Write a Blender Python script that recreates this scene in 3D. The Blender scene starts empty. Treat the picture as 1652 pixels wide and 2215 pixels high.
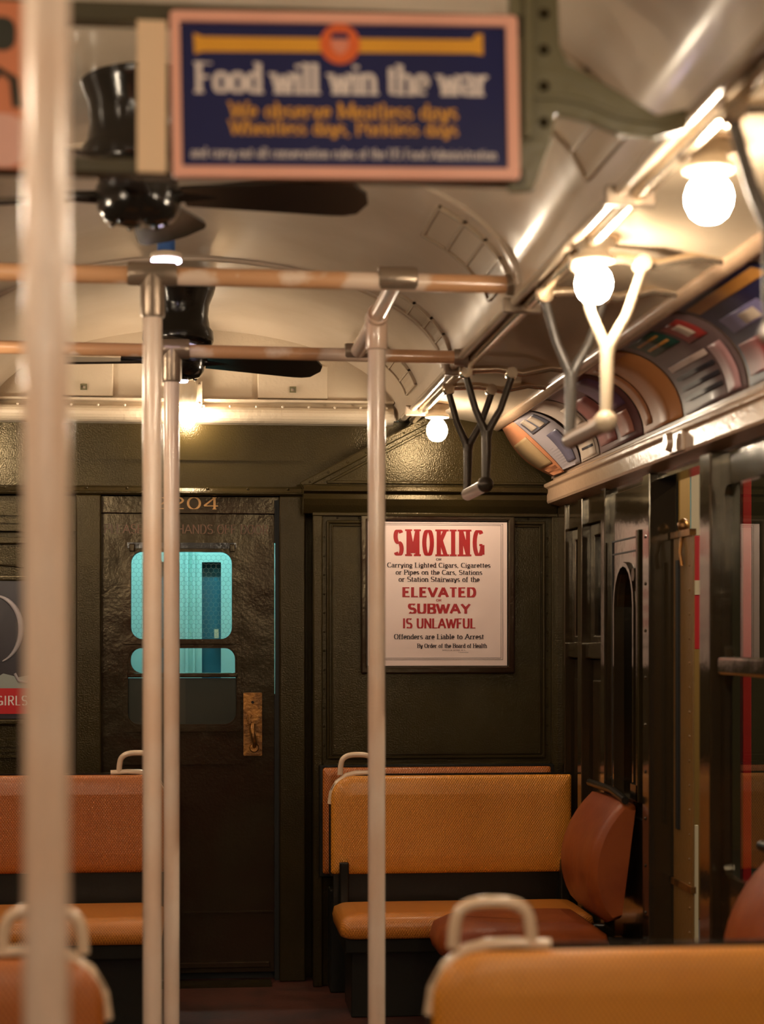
import bpy, bmesh, math, random
from mathutils import Vector, Matrix
from mathutils.geometry import tessellate_polygon
random.seed(7)
PI = math.pi
SC = bpy.context.scene
COL = SC.collection

# ------------------------------------------------------------------ camera, world, exposure
cam_d = bpy.data.cameras.new('camera'); cam = bpy.data.objects.new('camera', cam_d); COL.objects.link(cam)
cam.location = (0, 0, 1.38)
cam.rotation_euler = (PI/2, 0, -math.atan(404/4000.0))
cam_d.sensor_fit = 'VERTICAL'; cam_d.sensor_height = 36.0; cam_d.sensor_width = 36.0*1652/2215
cam_d.lens = 4000/2215*36.0
cam_d.shift_y = 0.1221
cam_d.clip_start = 0.05
cam_d.dof.use_dof = True; cam_d.dof.focus_distance = 7.35; cam_d.dof.aperture_fstop = 65.0/25.0
SC.camera = cam
w = bpy.data.worlds.new('night'); SC.world = w; w.use_nodes = True
w.node_tree.nodes['Background'].inputs[0].default_value = (0.02, 0.022, 0.03, 1)
w.node_tree.nodes['Background'].inputs[1].default_value = 0.25
SC.view_settings.view_transform = 'Standard'; SC.view_settings.look = 'None'
SC.view_settings.exposure = 1.65; SC.view_settings.gamma = 1.0
try: SC.view_settings.use_curve_mapping = False
except Exception: pass
SC.cycles.max_bounces = 8; SC.cycles.diffuse_bounces = 4; SC.cycles.glossy_bounces = 4
SC.cycles.transparent_max_bounces = 8; SC.cycles.sample_clamp_indirect = 4.0
BULB_E = 62.0; BULB_C = (1.0, 0.82, 0.60)
TUBE_E = 70.0

# ------------------------------------------------------------------ materials
MATS = {}
def mat(name, col, rough=0.4, metal=0.0, bump=0.0, scale=60.0, detail=3.0, coat=0.0, col2=None, cscale=4.0,
        cpos=(0.45, 0.6), big=0.0, bigscale=6.0, spec=0.5, stretch=None, croughvar=0.0):
    m = bpy.data.materials.new(name); m.use_nodes = True
    nt = m.node_tree; b = nt.nodes['Principled BSDF']
    b.inputs['Base Color'].default_value = (*col, 1); b.inputs['Roughness'].default_value = rough
    b.inputs['Metallic'].default_value = metal; b.inputs['Coat Weight'].default_value = coat
    b.inputs['Coat Roughness'].default_value = 0.12
    b.inputs['Specular IOR Level'].default_value = spec
    tc = nt.nodes.new('ShaderNodeTexCoord'); src = tc.outputs['Object']
    if stretch:
        mp = nt.nodes.new('ShaderNodeMapping'); mp.inputs['Scale'].default_value = stretch
        nt.links.new(src, mp.inputs[0]); src = mp.outputs[0]
    def noise(s, d=3.0):
        n = nt.nodes.new('ShaderNodeTexNoise'); n.inputs['Scale'].default_value = s; n.inputs['Detail'].default_value = d
        nt.links.new(src, n.inputs['Vector']); return n
    if col2:
        n = noise(cscale, 5.0); r = nt.nodes.new('ShaderNodeValToRGB')
        r.color_ramp.elements[0].position, r.color_ramp.elements[1].position = cpos
        r.color_ramp.elements[0].color = (*col, 1); r.color_ramp.elements[1].color = (*col2, 1)
        nt.links.new(n.outputs[0], r.inputs[0]); nt.links.new(r.outputs[0], b.inputs['Base Color'])
    last = None
    if big:
        n = noise(bigscale, 2.0); bp = nt.nodes.new('ShaderNodeBump'); bp.inputs['Strength'].default_value = big
        bp.inputs['Distance'].default_value = 0.05
        nt.links.new(n.outputs[0], bp.inputs['Height']); last = bp
    if bump:
        n = noise(scale, detail); bp = nt.nodes.new('ShaderNodeBump'); bp.inputs['Strength'].default_value = bump
        bp.inputs['Distance'].default_value = 0.004
        nt.links.new(n.outputs[0], bp.inputs['Height'])
        if last: nt.links.new(last.outputs[0], bp.inputs['Normal'])
        last = bp
    if last: nt.links.new(last.outputs[0], b.inputs['Normal'])
    MATS[name] = m; return m

def emit(name, col, s):
    m = bpy.data.materials.new(name); m.use_nodes = True; nt = m.node_tree
    b = nt.nodes['Principled BSDF']; b.inputs['Base Color'].default_value = (0.9, 0.9, 0.9, 1)
    b.inputs['Emission Color'].default_value = (*col, 1); b.inputs['Emission Strength'].default_value = s
    MATS[name] = m; return m

def glass(name, tint, ior=1.5, rough=0.0):
    m = bpy.data.materials.new(name); m.use_nodes = True; nt = m.node_tree; nt.nodes.clear()
    o = nt.nodes.new('ShaderNodeOutputMaterial'); mx = nt.nodes.new('ShaderNodeMixShader')
    tr = nt.nodes.new('ShaderNodeBsdfTransparent'); gl = nt.nodes.new('ShaderNodeBsdfGlossy'); fr = nt.nodes.new('ShaderNodeFresnel')
    tr.inputs[0].default_value = (*tint, 1); gl.inputs['Roughness'].default_value = rough; fr.inputs[0].default_value = ior
    ge = nt.nodes.new('ShaderNodeNewGeometry'); mu = nt.nodes.new('ShaderNodeMath'); mu.operation = 'SUBTRACT'; mu.use_clamp = True
    nt.links.new(fr.outputs[0], mu.inputs[0]); nt.links.new(ge.outputs['Backfacing'], mu.inputs[1])   # only the entry face mirrors
    nt.links.new(mu.outputs[0], mx.inputs[0]); nt.links.new(tr.outputs[0], mx.inputs[1]); nt.links.new(gl.outputs[0], mx.inputs[2])
    nt.links.new(mx.outputs[0], o.inputs[0]); MATS[name] = m; return m

def rattan(name, col, col2, pitch=0.0093, axes=('X', 'Z')):
    """woven cane: alternating raised stitches from two sine waves in object space"""
    m = bpy.data.materials.new(name); m.use_nodes = True; nt = m.node_tree; b = nt.nodes['Principled BSDF']
    b.inputs['Roughness'].default_value = 0.34; b.inputs['Coat Weight'].default_value = 0.35; b.inputs['Coat Roughness'].default_value = 0.25
    tc = nt.nodes.new('ShaderNodeTexCoord'); sp = nt.nodes.new('ShaderNodeSeparateXYZ'); nt.links.new(tc.outputs['Object'], sp.inputs[0])
    def mth(op, a, c=None):
        n = nt.nodes.new('ShaderNodeMath'); n.operation = op
        for i, v in enumerate((a, c)):
            if v is None: continue
            if isinstance(v, (int, float)): n.inputs[i].default_value = v
            else: nt.links.new(v, n.inputs[i])
        return n.outputs[0]
    k = 2*PI/pitch
    sx = mth('SINE', mth('MULTIPLY', sp.outputs[axes[0]], k)); second = mth('ADD', sp.outputs['Y'], sp.outputs['Z']) if axes[1] == 'Y' else sp.outputs['Z']; sz = mth('SINE', mth('MULTIPLY', second, k*0.69))
    h = mth('MULTIPLY', mth('ADD', mth('MULTIPLY', sx, sz), 1.0), 0.5)
    n = nt.nodes.new('ShaderNodeTexNoise'); n.inputs['Scale'].default_value = 7; n.inputs['Detail'].default_value = 4
    nt.links.new(tc.outputs['Object'], n.inputs['Vector'])
    mix = nt.nodes.new('ShaderNodeMix'); mix.data_type = 'RGBA'
    mix.inputs['A'].default_value = (*col, 1); mix.inputs['B'].default_value = (*col2, 1)
    nt.links.new(n.outputs[0], mix.inputs['Factor'])
    mx2 = nt.nodes.new('ShaderNodeMix'); mx2.data_type = 'RGBA'; mx2.blend_type = 'MULTIPLY'
    nt.links.new(mix.outputs['Result'], mx2.inputs['A'])
    rp = nt.nodes.new('ShaderNodeValToRGB'); rp.color_ramp.elements[0].color = (0.66, 0.58, 0.5, 1); rp.color_ramp.elements[0].position = 0.15
    rp.color_ramp.elements[1].position = 0.6
    nt.links.new(h, rp.inputs[0]); nt.links.new(rp.outputs[0], mx2.inputs['B']); mx2.inputs['Factor'].default_value = 1.0
    nt.links.new(mx2.outputs['Result'], b.inputs['Base Color'])
    bp = nt.nodes.new('ShaderNodeBump'); bp.inputs['Strength'].default_value = 0.6; bp.inputs['Distance'].default_value = 0.003
    nt.links.new(h, bp.inputs['Height']); nt.links.new(bp.outputs[0], b.inputs['Normal'])
    MATS[name] = m; return m

OLIVE = mat('olive_enamel', (0.024, 0.0165, 0.0055), 0.19, bump=0.30, spec=0.3, scale=170, big=0.03, bigscale=7, col2=(0.018, 0.0125, 0.005), cscale=2.5)
OLIVE2 = mat('olive_side_enamel', (0.024, 0.016, 0.008), 0.12, bump=0.12, scale=40, big=0.04, bigscale=5, coat=0.45)
OLIVEC = mat('green_bracket_enamel', (0.15, 0.13, 0.065), 0.35, bump=0.3, scale=60)
SEATB = mat('seat_base_black', (0.010, 0.009, 0.006), 0.3, spec=0.3, bump=0.2, scale=60)
RACKR = mat('rack_rail_enamel', (0.07, 0.06, 0.035), 0.25, bump=0.3, scale=60)
DOORM = mat('door_brown_enamel', (0.020, 0.009, 0.0055), 0.20, spec=0.35, bump=0.2, scale=70, big=0.12, bigscale=5, col2=(0.022, 0.016, 0.009), cscale=2)
CEIL = mat('ceiling_cream', (0.63, 0.52, 0.40), 0.30, bump=0.14, scale=45, big=0.14, bigscale=3.5, coat=0.35, col2=(0.56, 0.45, 0.33), cscale=1.7)
ENDCREAM = mat('end_cream', (0.60, 0.49, 0.36), 0.34, bump=0.5, scale=55, big=0.06)
LEDGE = mat('soffit_cream', (0.50, 0.40, 0.29), 0.24, bump=0.15, scale=30, big=0.08, bigscale=3)
CORN = mat('cornice_tan', (0.38, 0.25, 0.16), 0.24, bump=0.35, scale=60, big=0.05)
FITTING = mat('grey_fitting', (0.30, 0.23, 0.17), 0.30, metal=0.6, bump=0.3, scale=90)
ENAMEL = mat('pole_enamel', (0.84, 0.66, 0.53), 0.26, coat=0.5, col2=(0.78, 0.55, 0.40), cscale=3.0, bump=0.1, scale=30)
ENAMELR = mat('rail_enamel', (0.56, 0.30, 0.15), 0.28, coat=0.4, col2=(0.72, 0.55, 0.42), cscale=3.2, cpos=(0.52, 0.56), bump=0.1, scale=30)
HANDLE = mat('handle_enamel', (0.78, 0.58, 0.40), 0.25, coat=0.5)
BLACK = mat('black_gloss', (0.012, 0.010, 0.008), 0.16, bump=0.25, scale=30)
BLADE = mat('fan_blade_brown', (0.018, 0.012, 0.009), 0.25)
DIMSTRAP = mat('strap_dark_shaded', (0.075, 0.060, 0.045), 0.32, metal=0.5, bump=0.4, scale=90)  # straps out of the bulb light: shade painted into the colour
SHADESTRAP = mat('strap_enamel_shaded', (0.085, 0.075, 0.065), 0.25, bump=0.3, scale=80)  # far fork of the middle strap, painted in a shaded tone
LITSTRAP = mat('strap_enamel_lit', (0.50, 0.41, 0.29), 0.3, bump=0.2, scale=80)  # near fork of the middle strap, bulb light painted into its enamel
GRIP = mat('grip_enamel', (0.44, 0.33, 0.26), 0.3)
PORC = mat('porcelain', (0.72, 0.60, 0.44), 0.3)
CHROME = mat('conduit_metal', (0.72, 0.58, 0.42), 0.18, metal=0.85, bump=0.2, scale=40)
BULB = emit('bulb_glow', BULB_C, BULB_E)
PILOT = emit('pilot_glow', (0.86, 0.72, 1.0), 9.0)
BLUE = mat('blue_cap', (0.02, 0.09, 0.32), 0.3)
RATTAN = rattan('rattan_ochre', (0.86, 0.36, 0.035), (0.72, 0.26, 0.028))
RATTANR = rattan('rattan_russet_shaded', (0.54, 0.165, 0.023), (0.46, 0.125, 0.020))  # redder rattan, also paints shadow into the far left bench
RATTANT = rattan('rattan_seat', (0.74, 0.28, 0.035), (0.62, 0.20, 0.028), axes=('X', 'Y'))
VINYL = mat('brown_leather', (0.23, 0.045, 0.010), 0.42, spec=0.3, bump=0.3, scale=90, col2=(0.29, 0.065, 0.013), cscale=5, big=0.06)
FLOORM = mat('floor_red', (0.085, 0.026, 0.016), 0.45, bump=0.3, scale=50, col2=(0.055, 0.02, 0.014), cscale=5)
BRASS = mat('worn_brass', (0.34, 0.15, 0.035), 0.36, metal=0.7, bump=0.5, scale=70, col2=(0.16, 0.07, 0.02), cscale=20)
DOORBR = mat('door_edge_brown', (0.20, 0.105, 0.03), 0.3, bump=0.3, scale=60)
PAPER = mat('poster_paper', (0.82, 0.64, 0.58), 0.32, coat=0.4, big=0.10, bigscale=7)
INKR = mat('ink_red', (0.36, 0.004, 0.006), 0.35, coat=0.2)
INKK = mat('ink_black', (0.022, 0.007, 0.006), 0.4, coat=0.1)
GOLD = mat('gold_leaf', (0.52, 0.27, 0.09), 0.4, metal=0.3)
FADED = mat('faded_letter', (0.14, 0.055, 0.022), 0.4)
SIGNB = mat('sign_navy', (0.010, 0.014, 0.085), 0.22, coat=0.2)
SALMON = mat('sign_border_salmon', (0.84, 0.42, 0.31), 0.3)
YELLOW = mat('sign_yellow', (0.78, 0.36, 0.03), 0.3)
SIGNW = mat('sign_white', (0.76, 0.66, 0.62), 0.3)
ORANGE = mat('sign_orange', (0.78, 0.14, 0.03), 0.3)
TEAL = mat('teal_paint', (0.50, 0.80, 0.76), 0.4)
NAVYG = mat('far_window_blue', (0.03, 0.14, 0.19), 0.15)
BLACKM = mat('dark_void', (0.006, 0.006, 0.005), 0.6)
TUBE = emit('fluorescent_glow', (0.50, 0.94, 1.0), TUBE_E)
PTUBE = emit('platform_lamp_glow', (1.0, 0.86, 0.62), 110.0)
GOLDW = mat('platform_ochre', (0.20, 0.105, 0.022), 0.35)
REDP = mat('platform_red', (0.60, 0.02, 0.025), 0.35)
CREAMP = mat('platform_cream', (0.75, 0.62, 0.42), 0.4)
GLASS = glass('window_glass', (0.92, 0.95, 0.92), 1.5)
GLASSR = glass('side_window_glass', (0.75, 0.75, 0.68), 2.1)
GLASSD = glass('dirty_glass', (0.16, 0.14, 0.12), 1.5, 0.05)
SHADE = mat('brown_shade_board', (0.03, 0.02, 0.014), 0.3)
for m_ in (OLIVE, OLIVE2, DOORM): m_.node_tree.nodes['Principled BSDF'].inputs['Specular Tint'].default_value = (0.95, 0.78, 0.50, 1)   # warm tint painted into the reflections, against a grey sheen
def flat(name, c, r=0.45): return MATS.get(name) or mat(name, c, r, coat=0.05, spec=0.35)

# ------------------------------------------------------------------ mesh builder
class MB:
    def __init__(s): s.v = []; s.f = []; s.sm = []; s.flat = False
    def add(s, vs, fs, smooth=False):
        o = len(s.v); s.v += [tuple(p) for p in vs]
        s.f += [tuple(i+o for i in f) for f in fs]; s.sm += [smooth]*len(fs); return s
    def box(s, x0, x1, y0, y1, z0, z1):
        v = [(x, y, z) for x in (x0, x1) for y in (y0, y1) for z in (z0, z1)]
        return s.add(v, [(0, 1, 3, 2), (4, 6, 7, 5), (0, 4, 5, 1), (2, 3, 7, 6), (0, 2, 6, 4), (1, 5, 7, 3)])
    def tube(s, pts, r, n=14, caps=True, closed=False):
        pts = [Vector(p) for p in pts]; N = len(pts)
        rs = r if isinstance(r, (list, tuple)) else [r]*N
        t = []
        for i in range(N):
            a = pts[i-1] if (i or closed) else pts[i]; b = pts[(i+1) % N] if (i < N-1 or closed) else pts[i]
            t.append((b-a).normalized())
        u = Vector((0, 0, 1)) if abs(t[0].z) < 0.9 else Vector((1, 0, 0))
        u = (u - t[0]*u.dot(t[0])).normalized(); vs = []
        for i in range(N):
            u = (u - t[i]*u.dot(t[i])).normalized(); w_ = t[i].cross(u)
            for k in range(n):
                a = 2*PI*k/n; vs.append(pts[i] + (u*math.cos(a)+w_*math.sin(a))*rs[i])
        fs = []
        for i in range(N if closed else N-1):
            j = (i+1) % N
            for k in range(n): fs.append((i*n+k, i*n+(k+1) % n, j*n+(k+1) % n, j*n+k))
        s.add(vs, fs, True)
        if caps and not closed:
            s.add(vs[:n], [tuple(range(n-1, -1, -1))]); s.add(vs[-n:], [tuple(range(n))])
        return s
    def lathe(s, c, prof, n=24, axis='Z', caps=True):
        """prof: list of (radius, height)"""
        vs = []; c = Vector(c)
        for r, h in prof:
            for k in range(n):
                a = 2*PI*k/n; p = Vector((r*math.cos(a), r*math.sin(a), h))
                if axis == 'Y': p = Vector((p.x, p.z, p.y))
                if axis == 'X': p = Vector((p.z, p.y, p.x))
                vs.append(c+p)
        fs = [(i*n+k, i*n+(k+1) % n, (i+1)*n+(k+1) % n, (i+1)*n+k) for i in range(len(prof)-1) for k in range(n)]
        s.add(vs, fs, True)
        if caps:
            s.add(vs[:n], [tuple(range(n))]); s.add(vs[-n:], [tuple(range(n))])
        return s
    def ball(s, c, r, n=16, m=10, sq=1.0):
        return s.lathe(c, [(max(1e-4, r*math.sin(PI*i/m)), -r*sq*math.cos(PI*i/m)) for i in range(m+1)], n, caps=False)
    def plate(s, loops, d0, d1, axis='Y'):
        """flat sheet with holes: loops of (a,b); axis Y: a=x b=z; X: a=y b=z; Z: a=x b=y; thickness d0..d1"""
        L = [[Vector((a, b, 0)) for a, b in lp] for lp in loops]
        tris = tessellate_polygon(L); flatp = [p for lp in L for p in lp]; n = len(flatp)
        def w3(p, d): return (p.x, d, p.y) if axis == 'Y' else (d, p.x, p.y) if axis == 'X' else (p.x, p.y, d)
        vs = [w3(p, d0) for p in flatp] + [w3(p, d1) for p in flatp]
        fs = [tuple(t) for t in tris] + [tuple(i+n for i in reversed(t)) for t in tris]; o = 0
        for lp in L:
            m = len(lp); fs += [(o+i, o+(i+1) % m, n+o+(i+1) % m, n+o+i) for i in range(m)]; o += m
        return s.add(vs, fs)
    def sweepY(s, prof, ys, closed=False, smooth=True):
        """profile (x,z) swept along Y stations"""
        n = len(prof); vs = [(x, y, z) for y in ys for x, z in prof]
        K = n if closed else n-1
        fs = [(j*n+i, j*n+(i+1) % n, (j+1)*n+(i+1) % n, (j+1)*n+i) for j in range(len(ys)-1) for i in range(K)]
        s.add(vs, fs, smooth)
        if closed: s.add(vs[:n], [tuple(range(n))]); s.add(vs[-n:], [tuple(range(n))])
        return s
    def sweepX(s, prof, xs, closed=True):
        """profile (y,z) swept along X"""
        n = len(prof); vs = [(x, y, z) for x in xs for y, z in prof]
        fs = [(j*n+i, j*n+(i+1) % n, (j+1)*n+(i+1) % n, (j+1)*n+i) for j in range(len(xs)-1) for i in range(n)]
        s.add(vs, fs); s.add(vs[:n], [tuple(range(n))]); s.add(vs[-n:], [tuple(range(n))]); return s
    def pillow(s, outline, layers, axis='Y'):
        """outline(inset)->loop of (a,b); layers: (inset, depth)"""
        n = len(outline(0)); vs = []
        for ins, d in layers:
            for a, b in outline(ins):
                vs.append((a, d, b) if axis == 'Y' else (d, a, b) if axis == 'X' else (a, b, d))
        fs = [(j*n+i, j*n+(i+1) % n, (j+1)*n+(i+1) % n, (j+1)*n+i) for j in range(len(layers)-1) for i in range(n)]
        s.add(vs, fs, True); s.add(vs[:n], [tuple(range(n))], True); s.add(vs[-n:], [tuple(range(n))], True); return s
    def rivets(s, pts, r=0.005, axis='Y', sgn=-1):
        for p in pts:
            s.lathe(p, [(r, 0), (r*0.8, sgn*r*0.5), (r*0.3, sgn*r*0.75)], 6, axis, caps=False)
            b = len(s.v); s.f.append(tuple(range(b-6, b))); s.sm.append(True)
        return s
    def build(s, name, m, parent=None, bev=0.0, seg=2, fix=True):
        me = bpy.data.meshes.new(name)
        org = ORG.get(parent.name, Vector()) if parent else Vector()
        me.from_pydata([Vector(p)-org for p in s.v], [], s.f)
        if fix and not s.flat:
            bm = bmesh.new(); bm.from_mesh(me); bmesh.ops.recalc_face_normals(bm, faces=bm.faces); bm.to_mesh(me); bm.free()
        me.polygons.foreach_set('use_smooth', s.sm)
        me.materials.append(m)
        o = bpy.data.objects.new(name, me); COL.objects.link(o)
        if parent: o.parent = parent
        ORG[o.name] = org
        if bev:
            md = o.modifiers.new('edge', 'BEVEL'); md.width = bev; md.segments = seg; md.limit_method = 'ANGLE'; md.angle_limit = 0.9
        return o
ORG = {}
def tag(o, label=None, cat=None, group=None, kind=None):
    for k, v in (('label', label), ('category', cat), ('group', group), ('kind', kind)):
        if v: o[k] = v
    return o
def thing(name, loc, label=None, cat=None, group=None, kind=None):
    o = bpy.data.objects.new(name, None); COL.objects.link(o); o.location = loc; o.empty_display_size = 0.05
    ORG[o.name] = Vector(loc); return tag(o, label, cat, group, kind)
def copy_tree(o, parent=None):
    c = o.copy(); COL.objects.link(c); c.parent = parent
    for ch in list(o.children): copy_tree(ch, c)
    return c
def rr(x0, x1, z0, z1, r=0.03, n=6, rs=None):
    """rounded rectangle loop; rs = radii for (x1z1, x0z1, x0z0, x1z0)"""
    rs = rs or (r,)*4; L = []
    for (cx, cz, sx, sz, a0), q in zip(((x1, z1, -1, -1, 0), (x0, z1, 1, -1, 90), (x0, z0, 1, 1, 180), (x1, z0, -1, 1, 270)), rs):
        if q <= 0: L.append((cx, cz)); continue
        for i in range(n+1):
            a = math.radians(a0+90*i/n); L.append((cx+sx*q+q*math.cos(a), cz+sz*q+q*math.sin(a)))
    return L
def rect(x0, x1, z0, z1): return [(x0, z0), (x1, z0), (x1, z1), (x0, z1)]
def lerp(a, b, t): return a+(b-a)*t

# ------------------------------------------------------------------ stroke lettering
def arc(cx, cy, rx, ry, a0, a1, n=12):
    return [(cx+rx*math.cos(math.radians(lerp(a0, a1, i/n))), cy+ry*math.sin(math.radians(lerp(a0, a1, i/n)))) for i in range(n+1)]
X = 0.66
def glyphs():
    G = {}
    G['A'] = (.8, [[(0.02, 0), (.4, 1), (.78, 0)], [(.16, .36), (.64, .36)]])
    G['B'] = (.66, [[(.1, 0), (.1, 1)], [(.1, 1), (.36, 1)]+arc(.36, .76, .22, .24, 90, -90)+[(.1, .52)], [(.1, .52), (.38, .52)]+arc(.38, .26, .25, .26, 90, -90)+[(.1, 0)]])
    G['C'] = (.7, [arc(.38, .5, .33, .5, 45, 315, 18)])
    G['D'] = (.72, [[(.1, 0), (.1, 1)], [(.1, 1), (.3, 1)]+arc(.3, .5, .35, .5, 90, -90, 16)+[(.1, 0)]])
    G['E'] = (.62, [[(.1, 0), (.1, 1)], [(.1, 1), (.58, 1)], [(.1, .52), (.5, .52)], [(.1, 0), (.6, 0)]])
    G['F'] = (.6, [[(.1, 0), (.1, 1)], [(.1, 1), (.58, 1)], [(.1, .52), (.48, .52)]])
    G['G'] = (.74, [arc(.38, .5, .33, .5, 45, 345, 18), [(.44, .42), (.7, .42), (.7, .05)]])
    G['H'] = (.76, [[(.1, 0), (.1, 1)], [(.66, 0), (.66, 1)], [(.1, .52), (.66, .52)]])
    G['I'] = (.3, [[(.15, 0), (.15, 1)]])
    G['K'] = (.74, [[(.1, 0), (.1, 1)], [(.64, 1), (.12, .42)], [(.28, .58), (.68, 0)]])
    G['L'] = (.58, [[(.1, 1), (.1, 0)], [(.1, 0), (.56, 0)]])
    G['M'] = (.94, [[(.1, 0), (.1, 1)], [(.1, 1), (.47, .1), (.84, 1)], [(.84, 1), (.84, 0)]])
    G['N'] = (.78, [[(.1, 0), (.1, 1)], [(.1, 1), (.68, 0)], [(.68, 0), (.68, 1)]])
    G['O'] = (.76, [arc(.38, .5, .32, .5, 0, 360, 24)])
    G['P'] = (.64, [[(.1, 0), (.1, 1)], [(.1, 1), (.36, 1)]+arc(.36, .74, .24, .26, 90, -90)+[(.1, .48)]])
    G['R'] = (.7, [[(.1, 0), (.1, 1)], [(.1, 1), (.36, 1)]+arc(.36, .75, .24, .25, 90, -90)+[(.1, .5)], [(.34, .5), (.64, 0)]])
    G['S'] = (.64, [arc(.32, .745, .25, .255, 30, 270, 14)+arc(.32, .255, .26, .255, 90, -150, 14)[1:]])
    G['T'] = (.66, [[(.33, 0), (.33, 1)], [(.03, 1), (.63, 1)]])
    G['U'] = (.74, [[(.1, 1), (.1, .32)]+arc(.37, .3, .27, .3, 180, 360)+[(.64, 1)]])
    G['V'] = (.76, [[(.02, 1), (.38, 0), (.74, 1)]])
    G['W'] = (1.06, [[(.02, 1), (.29, 0), (.53, .9), (.77, 0), (1.04, 1)]])
    G['Y'] = (.74, [[(.02, 1), (.37, .48), (.37, 0)], [(.72, 1), (.37, .48)]])
    b = lambda cx: arc(cx, X/2, .22, X/2, 0, 360, 18)
    G['a'] = (.54, [arc(.25, X*.72, .17, X*.28, 160, 0, 8)+[(.42, 0)], [(.42, X*.55)]+arc(.24, X*.28, .18, X*.28, 90, 270, 8)+[(.42, X*.14)]])
    G['b'] = (.56, [[(.1, 0), (.1, 1)], arc(.28, X/2, .19, X/2, 180, -180, 16)])
    G['c'] = (.5, [arc(.28, X/2, .2, X/2, 50, 310, 12)])
    G['d'] = (.56, [[(.46, 0), (.46, 1)], arc(.28, X/2, .19, X/2, 0, 360, 16)])
    G['e'] = (.52, [[(.09, X*.52), (.46, X*.52)]+arc(.27, X/2, .2, X/2, 10, 310, 14)])
    G['f'] = (.36, [[(.16, 0), (.16, .8)]+arc(.28, .82, .12, .18, 180, 50, 6), [(.03, X), (.33, X)]])
    G['g'] = (.54, [arc(.25, X*.62, .17, X*.36, 0, 360, 14), [(.12, .16), (.16, .04), (.4, .0), (.45, -.14), (.3, -.28), (.12, -.24), (.07, -.12), (.2, .02)], [(.38, X*.85), (.5, X)]])
    G['h'] = (.58, [[(.1, 0), (.1, 1)], [(.1, X*.5)]+arc(.29, X*.62, .19, X*.38, 170, 0, 8)+[(.48, 0)]])
    G['i'] = (.28, [[(.14, 0), (.14, X)], [(.14, .84), (.14, .96)]])
    G['k'] = (.56, [[(.1, 0), (.1, 1)], [(.46, X), (.12, X*.36)], [(.24, X*.55), (.52, 0)]])
    G['l'] = (.28, [[(.14, 0), (.14, 1)]])
    G['m'] = (.86, [[(.1, 0), (.1, X)], [(.1, X*.5)]+arc(.27, X*.65, .17, X*.35, 170, 0, 8)+[(.44, 0)], [(.44, X*.5)]+arc(.6, X*.65, .17, X*.35, 170, 0, 8)+[(.77, 0)]])
    G['n'] = (.58, [[(.1, 0), (.1, X)], [(.1, X*.5)]+arc(.29, X*.62, .19, X*.38, 170, 0, 8)+[(.48, 0)]])
    G['o'] = (.56, [arc(.28, X/2, .21, X/2, 0, 360, 18)])
    G['p'] = (.56, [[(.1, -.3), (.1, X)], arc(.28, X/2, .19, X/2, 180, -180, 16)])
    G['r'] = (.44, [[(.12, 0), (.12, X)], [(.12, X*.55), (.2, X*.88), (.32, X), (.4, X*.88)]])
    G['s'] = (.46, [arc(.23, X*.75, .15, X*.25, 30, 270, 8)+arc(.23, X*.25, .17, X*.25, 90, -150, 8)[1:]])
    G['t'] = (.36, [[(.16, .9), (.16, .12)]+arc(.27, .12, .11, .12, 180, 300, 5), [(.03, X), (.33, X)]])
    G['u'] = (.58, [[(.1, X), (.1, .2)]+arc(.28, .2, .18, .2, 180, 350, 8), [(.47, X), (.47, 0)]])
    G['v'] = (.54, [[(.04, X), (.27, 0), (.5, X)]])
    G['w'] = (.78, [[(.04, X), (.22, 0), (.39, X*.9), (.56, 0), (.74, X)]])
    G['y'] = (.54, [[(.04, X), (.28, .02)], [(.5, X), (.22, -.26), (.08, -.22)]])
    G['2'] = (.62, [arc(.3, .72, .24, .28, 170, -20, 10)+[(.08, .04)], [(.06, .04), (.58, .04)]])
    G['0'] = (.62, [arc(.31, .5, .24, .5, 0, 360, 20)])
    G['4'] = (.64, [[(.46, 0), (.46, 1), (.04, .28), (.6, .28)]])
    G[','] = (.24, [[(.12, .06), (.06, -.16)]]); G['.'] = (.24, [[(.12, 0), (.12, .12)]])
    G[' '] = (.34, []); return G
GL = glyphs()
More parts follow.
